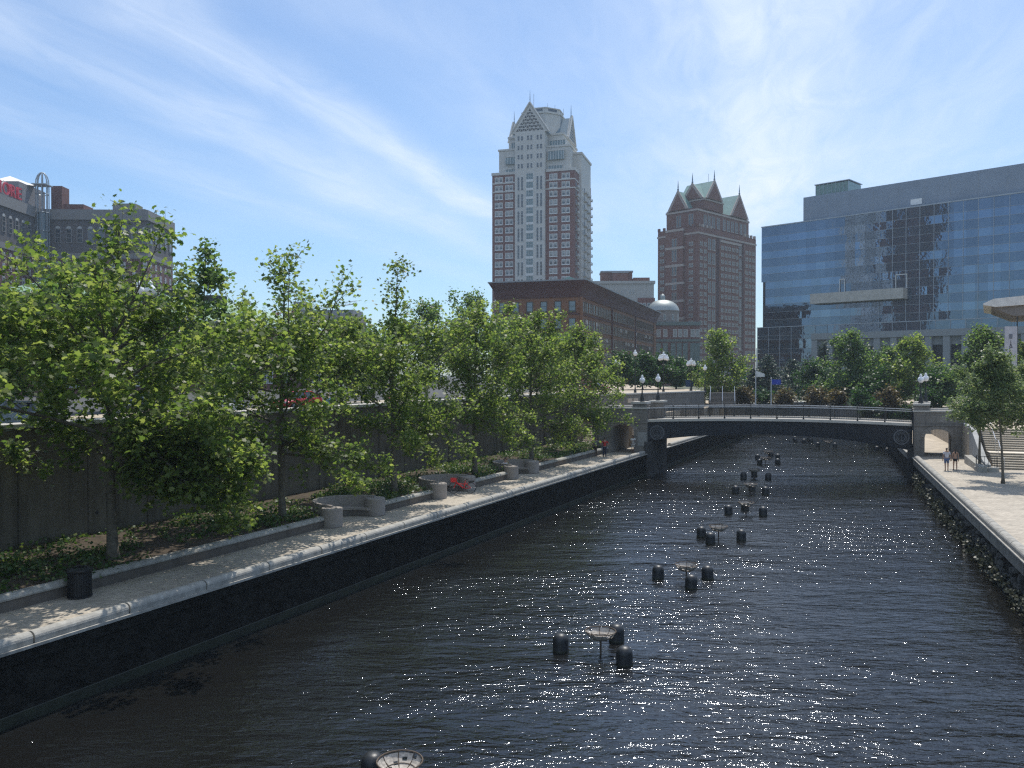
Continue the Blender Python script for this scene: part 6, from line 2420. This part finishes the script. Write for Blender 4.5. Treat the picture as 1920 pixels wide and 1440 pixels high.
# ------------------------------------------------------------------ cars
TYRE = mat('tyre', (0.02, 0.02, 0.02), .8)
RIMM = mat('rim', (0.35, 0.36, 0.38), .35, metal=.7)
CGL = mat('car_glass', (0.02, 0.025, 0.03), .05, spec=.9)
LAMPM = mat('headlight', (0.6, 0.62, 0.65), .15, spec=.8)


def car(loc, rz, col, lab, L=4.4, Hh=1.42):
    """front towards local -x"""
    t = thing('parked_car', loc, rz, lab, 'car', 'cars on the street behind the retaining wall')
    paint = mat('paint_%d_%d' % (int(col[0] * 100), int(col[2] * 100)), col, .25, var=.02, spec=.7)
    st_ = [(-L / 2, .42, .62, .62), (-L / 2 + .12, .30, .72, .78), (-L / 2 + .9, .26, .88, .86), (-L / 2 + 1.3, .26, .93, .88), (0, .25, .95, .9), (L / 2 - 1.0, .26, .98, .89), (L / 2 - .15, .34, .96, .84), (L / 2, .45, .80, .70)]
    mb = MB()
    sec = []
    for x, zb_, zt, hw_ in st_:
        pr = [(-hw_ * .93, zb_), (-hw_, zb_ + .18), (-hw_ * 1.0, (zb_ + zt) / 2 + .05), (-hw_ * .94, zt - .06), (-hw_ * .80, zt), (hw_ * .80, zt), (hw_ * .94, zt - .06), (hw_ * 1.0, (zb_ + zt) / 2 + .05), (hw_, zb_ + .18), (hw_ * .93, zb_)]
        sec.append([(x, y, z) for y, z in pr])
    n_ = len(sec[0])
    for s_ in sec:
        mb.v += s_
    for i in range(len(sec) - 1):
        for k in range(n_):
            k2 = (k + 1) % n_
            mb.f.append((i * n_ + k, i * n_ + k2, (i + 1) * n_ + k2, (i + 1) * n_ + k))
            mb.m.append(0)
    mb.f += [tuple(range(n_ - 1, -1, -1)), tuple((len(sec) - 1) * n_ + k for k in range(n_))]
    mb.m += [0, 0]
    mb.build('body', paint, t, smooth=False)
    g = MB()
    b0, b1, c0, c1 = -L / 2 + 1.15, L / 2 - .25, -L / 2 + 1.95, L / 2 - 1.15
    V = [(b0, -.80, .9), (b1, -.80, .94), (b1, .80, .94), (b0, .80, .9), (c0, -.60, Hh - .03), (c1, -.60, Hh - .02), (c1, .60, Hh - .02), (c0, .60, Hh - .03)]
    g.add(V, [(4, 5, 6, 7), (0, 1, 5, 4), (1, 2, 6, 5), (2, 3, 7, 6), (3, 0, 4, 7)])
    g.build('windows', CGL, t)
    r = MB()
    r.add([(c0 - .05, -.62, Hh - .025), (c1 + .05, -.62, Hh - .015), (c1 + .05, .62, Hh - .015), (c0 - .05, .62, Hh - .025), (c0 + .1, -.5, Hh + .03), (c1 - .1, -.5, Hh + .03), (c1 - .1, .5, Hh + .03), (c0 + .1, .5, Hh + .03)],
          [(0, 3, 2, 1), (4, 5, 6, 7), (0, 1, 5, 4), (1, 2, 6, 5), (2, 3, 7, 6), (3, 0, 4, 7)])
    for sy in (-1, 1):
        for a, b in (((b0, sy * .81, .9), (c0, sy * .61, Hh - .02)), ((b1, sy * .81, .94), (c1, sy * .61, Hh - .02)), ((.1, sy * .815, .93), (.1, sy * .615, Hh - .02)), ((c0, sy * .61, Hh - .02), (c1, sy * .61, Hh - .02))):
            r.tube([a, b], .04, 5)
    r.build('roof', paint, t)
    for sx in (-L / 2 + .82, L / 2 - .82):
        for sy in (-1, 1):
            w = MB().lathe([(.2, -.1), (.31, -.1), (.33, -.07), (.33, .07), (.31, .1), (.2, .1)], 20)
            w.xform(lambda a, b, c: (a, c, b))
            o = w.build('wheel', TYRE, t)
            o.location = (sx, sy * .80, .33)
            r_ = MB().lathe([(0, .085), (.06, .1), (.19, .075), (.2, .05), (.2, -.05), (0, -.05)], 10)
            r_.xform(lambda a, b, c: (a, c * sy, b))
            r_.build('rim', RIMM, o)
    for sy in (-1, 1):
        MB().box(-.10, .06, -.17, .17, -.06, .07).build('headlight', LAMPM, t, loc=(-L / 2 + .10, sy * .58, .66))
        MB().box(-.05, .05, -.14, .14, -.08, .08).build('tail_light', mat('tail_red', (.35, .01, .01), .3), t, loc=(L / 2 - .03, sy * .58, .72))
        MB().box(-.1, .06, -.08, .08, -.05, .06).build('mirror', paint, t, loc=(-L / 2 + 1.75, sy * .96, .98))
    MB().box(-.02, .02, -.3, .3, -.06, .06).build('number_plate', FRW, t, loc=(-L / 2 - .005, 0, .5))
    return t


def on_street(px, Y, z=ST):
    return ((px - 960) / FP * Y, Y, z)


car(on_street(556, 63), RZL + .03, (.45, .02, .025), 'bright red hatchback facing left behind the second plane tree')
car(on_street(398, 51), RZL, (.65, .66, .67), 'white car partly hidden behind the low boughs, left of the red one')
car(on_street(5, 40), RZL, (.35, .42, .5), 'pale blue-grey car at the left frame edge behind the wall', 4.5)
car(on_street(280, 58), RZL, (.05, .05, .06), 'dark car mostly hidden behind the nearest plane tree')
car((12.2, 122, ST + .1), 2.6, (.3, .04, .03), 'dark red car on the upper plaza street behind the sixth plane tree')

# ------------------------------------------------------------------ red bicycle
bc = thing('red_bicycle', ((866 - 960) / FP * 52.2, 52.2, WALK + .01), .12, 'red bicycle with a red front basket parked in front of the middle curved bench', 'bicycle')
RB_ = mat('bike_red', (.75, .02, .02), .35, var=.02)
for x, nm in ((-.52, 'wheel'), (.55, 'wheel')):
    w = MB()
    ring = [(.33 * math.cos(2 * PI * k / 24), 0, .34 + .33 * math.sin(2 * PI * k / 24)) for k in range(25)]
    w.tube(ring, .020, 6, cap=False)
    o = w.build(nm, TYRE, bc, loc=(x, 0, 0))
    sp_ = MB()
    for k in range(14):
        a = 2 * PI * k / 14
        sp_.tube([(0, 0, .34), (.32 * math.cos(a), 0, .34 + .32 * math.sin(a))], .003, 3)
    sp_.build('spokes', RIMM, o)
    fd = MB()
    for k in range(10):
        a0, a1 = R(20 + 15 * k), R(35 + 15 * k)
        fd.add([(.37 * math.cos(a0), -.035, .34 + .37 * math.sin(a0)), (.37 * math.cos(a1), -.035, .34 + .37 * math.sin(a1)), (.37 * math.cos(a1), .035, .34 + .37 * math.sin(a1)), (.37 * math.cos(a0), .035, .34 + .37 * math.sin(a0))], [(0, 1, 2, 3)])
    fd.build('mudguard', RB_, bc, loc=(x, 0, 0))
fm = MB()
for a, b, r in (((.55, 0, .34), (.12, 0, .30), .022), ((.12, 0, .30), (.22, 0, .80), .026), ((.12, 0, .30), (-.36, 0, .72), .040), ((-.33, 0, .62), (.18, 0, .58), .03), ((.55, 0, .34), (.2, 0, .66), .018), ((-.52, 0, .34), (-.36, 0, .72), .026), ((-.36, 0, .72), (-.32, 0, .98), .022)):
    fm.tube([a, b], r, 8)
fm.build('frame', RB_, bc)
MB().tube([(-.26, -.3, 1.05), (-.30, -.18, 1.03), (-.33, 0, 1.0), (-.30, .18, 1.03), (-.26, .3, 1.05)], .014, 6).build('handlebar', BLACK, bc)
MB().box(-.72, -.40, -.19, .19, .74, .98).build('basket', RB_, bc)
MB().lathe([(0, -.03), (.09, -.02), (.11, .02), (.05, .05), (0, .05)], 12).xform(lambda a, b, c: (a * 1.5 + .23, b, c + .86)).build('saddle', BLACK, bc)
MB().tube([(.12, -.09, .30), (.12, .09, .30)], .05, 10).tube([(.12, -.1, .3), (.12, -.1, .14)], .014, 5).tube([(.12, .1, .3), (.12, .1, .46)], .014, 5).build('cranks', BLACK, bc)
MB().box(.42, .78, -.1, .1, .70, .80).build('rear_rack', BLACK, bc)

# ------------------------------------------------------------------ turn modifiers and lettering into plain meshes
bpy.context.view_layer.update()
dg = bpy.context.evaluated_depsgraph_get()
todo = PENDING + [o for o in C.objects if o.type == 'FONT']
newm = [(o, bpy.data.meshes.new_from_object(o.evaluated_get(dg), preserve_all_data_layers=False, depsgraph=dg)) for o in todo]
for o, me in newm:
    if o.type == 'FONT':
        nm = o.name
        q = bpy.data.objects.new('tmp', me)
        C.objects.link(q)
        q.parent = o.parent
        q.location = o.location
        q.rotation_euler = o.rotation_euler
        bpy.data.objects.remove(o)
        q.name = nm.split('.')[0]
    else:
        o.modifiers.clear()
        o.data = me

# ------------------------------------------------------------------ haze
hz_m = bpy.data.materials.new('haze_air')
hz_m.use_nodes = True
hn, hl = hz_m.node_tree.nodes, hz_m.node_tree.links
hn.clear()
pvn = N(hn, 'ShaderNodeVolumePrincipled')
pvn.inputs['Color'].default_value = (0.72, 0.86, 1.0, 1)
pvn.inputs['Density'].default_value = 0.00026
pvn.inputs['Anisotropy'].default_value = 0.2
ho = N(hn, 'ShaderNodeOutputMaterial')
hl.new(pvn.outputs[0], ho.inputs['Volume'])
mb = MB().box(-905, 905, -130, 1105, -3.0, 147)
tag(mb.build('haze', hz_m), kind='stuff')
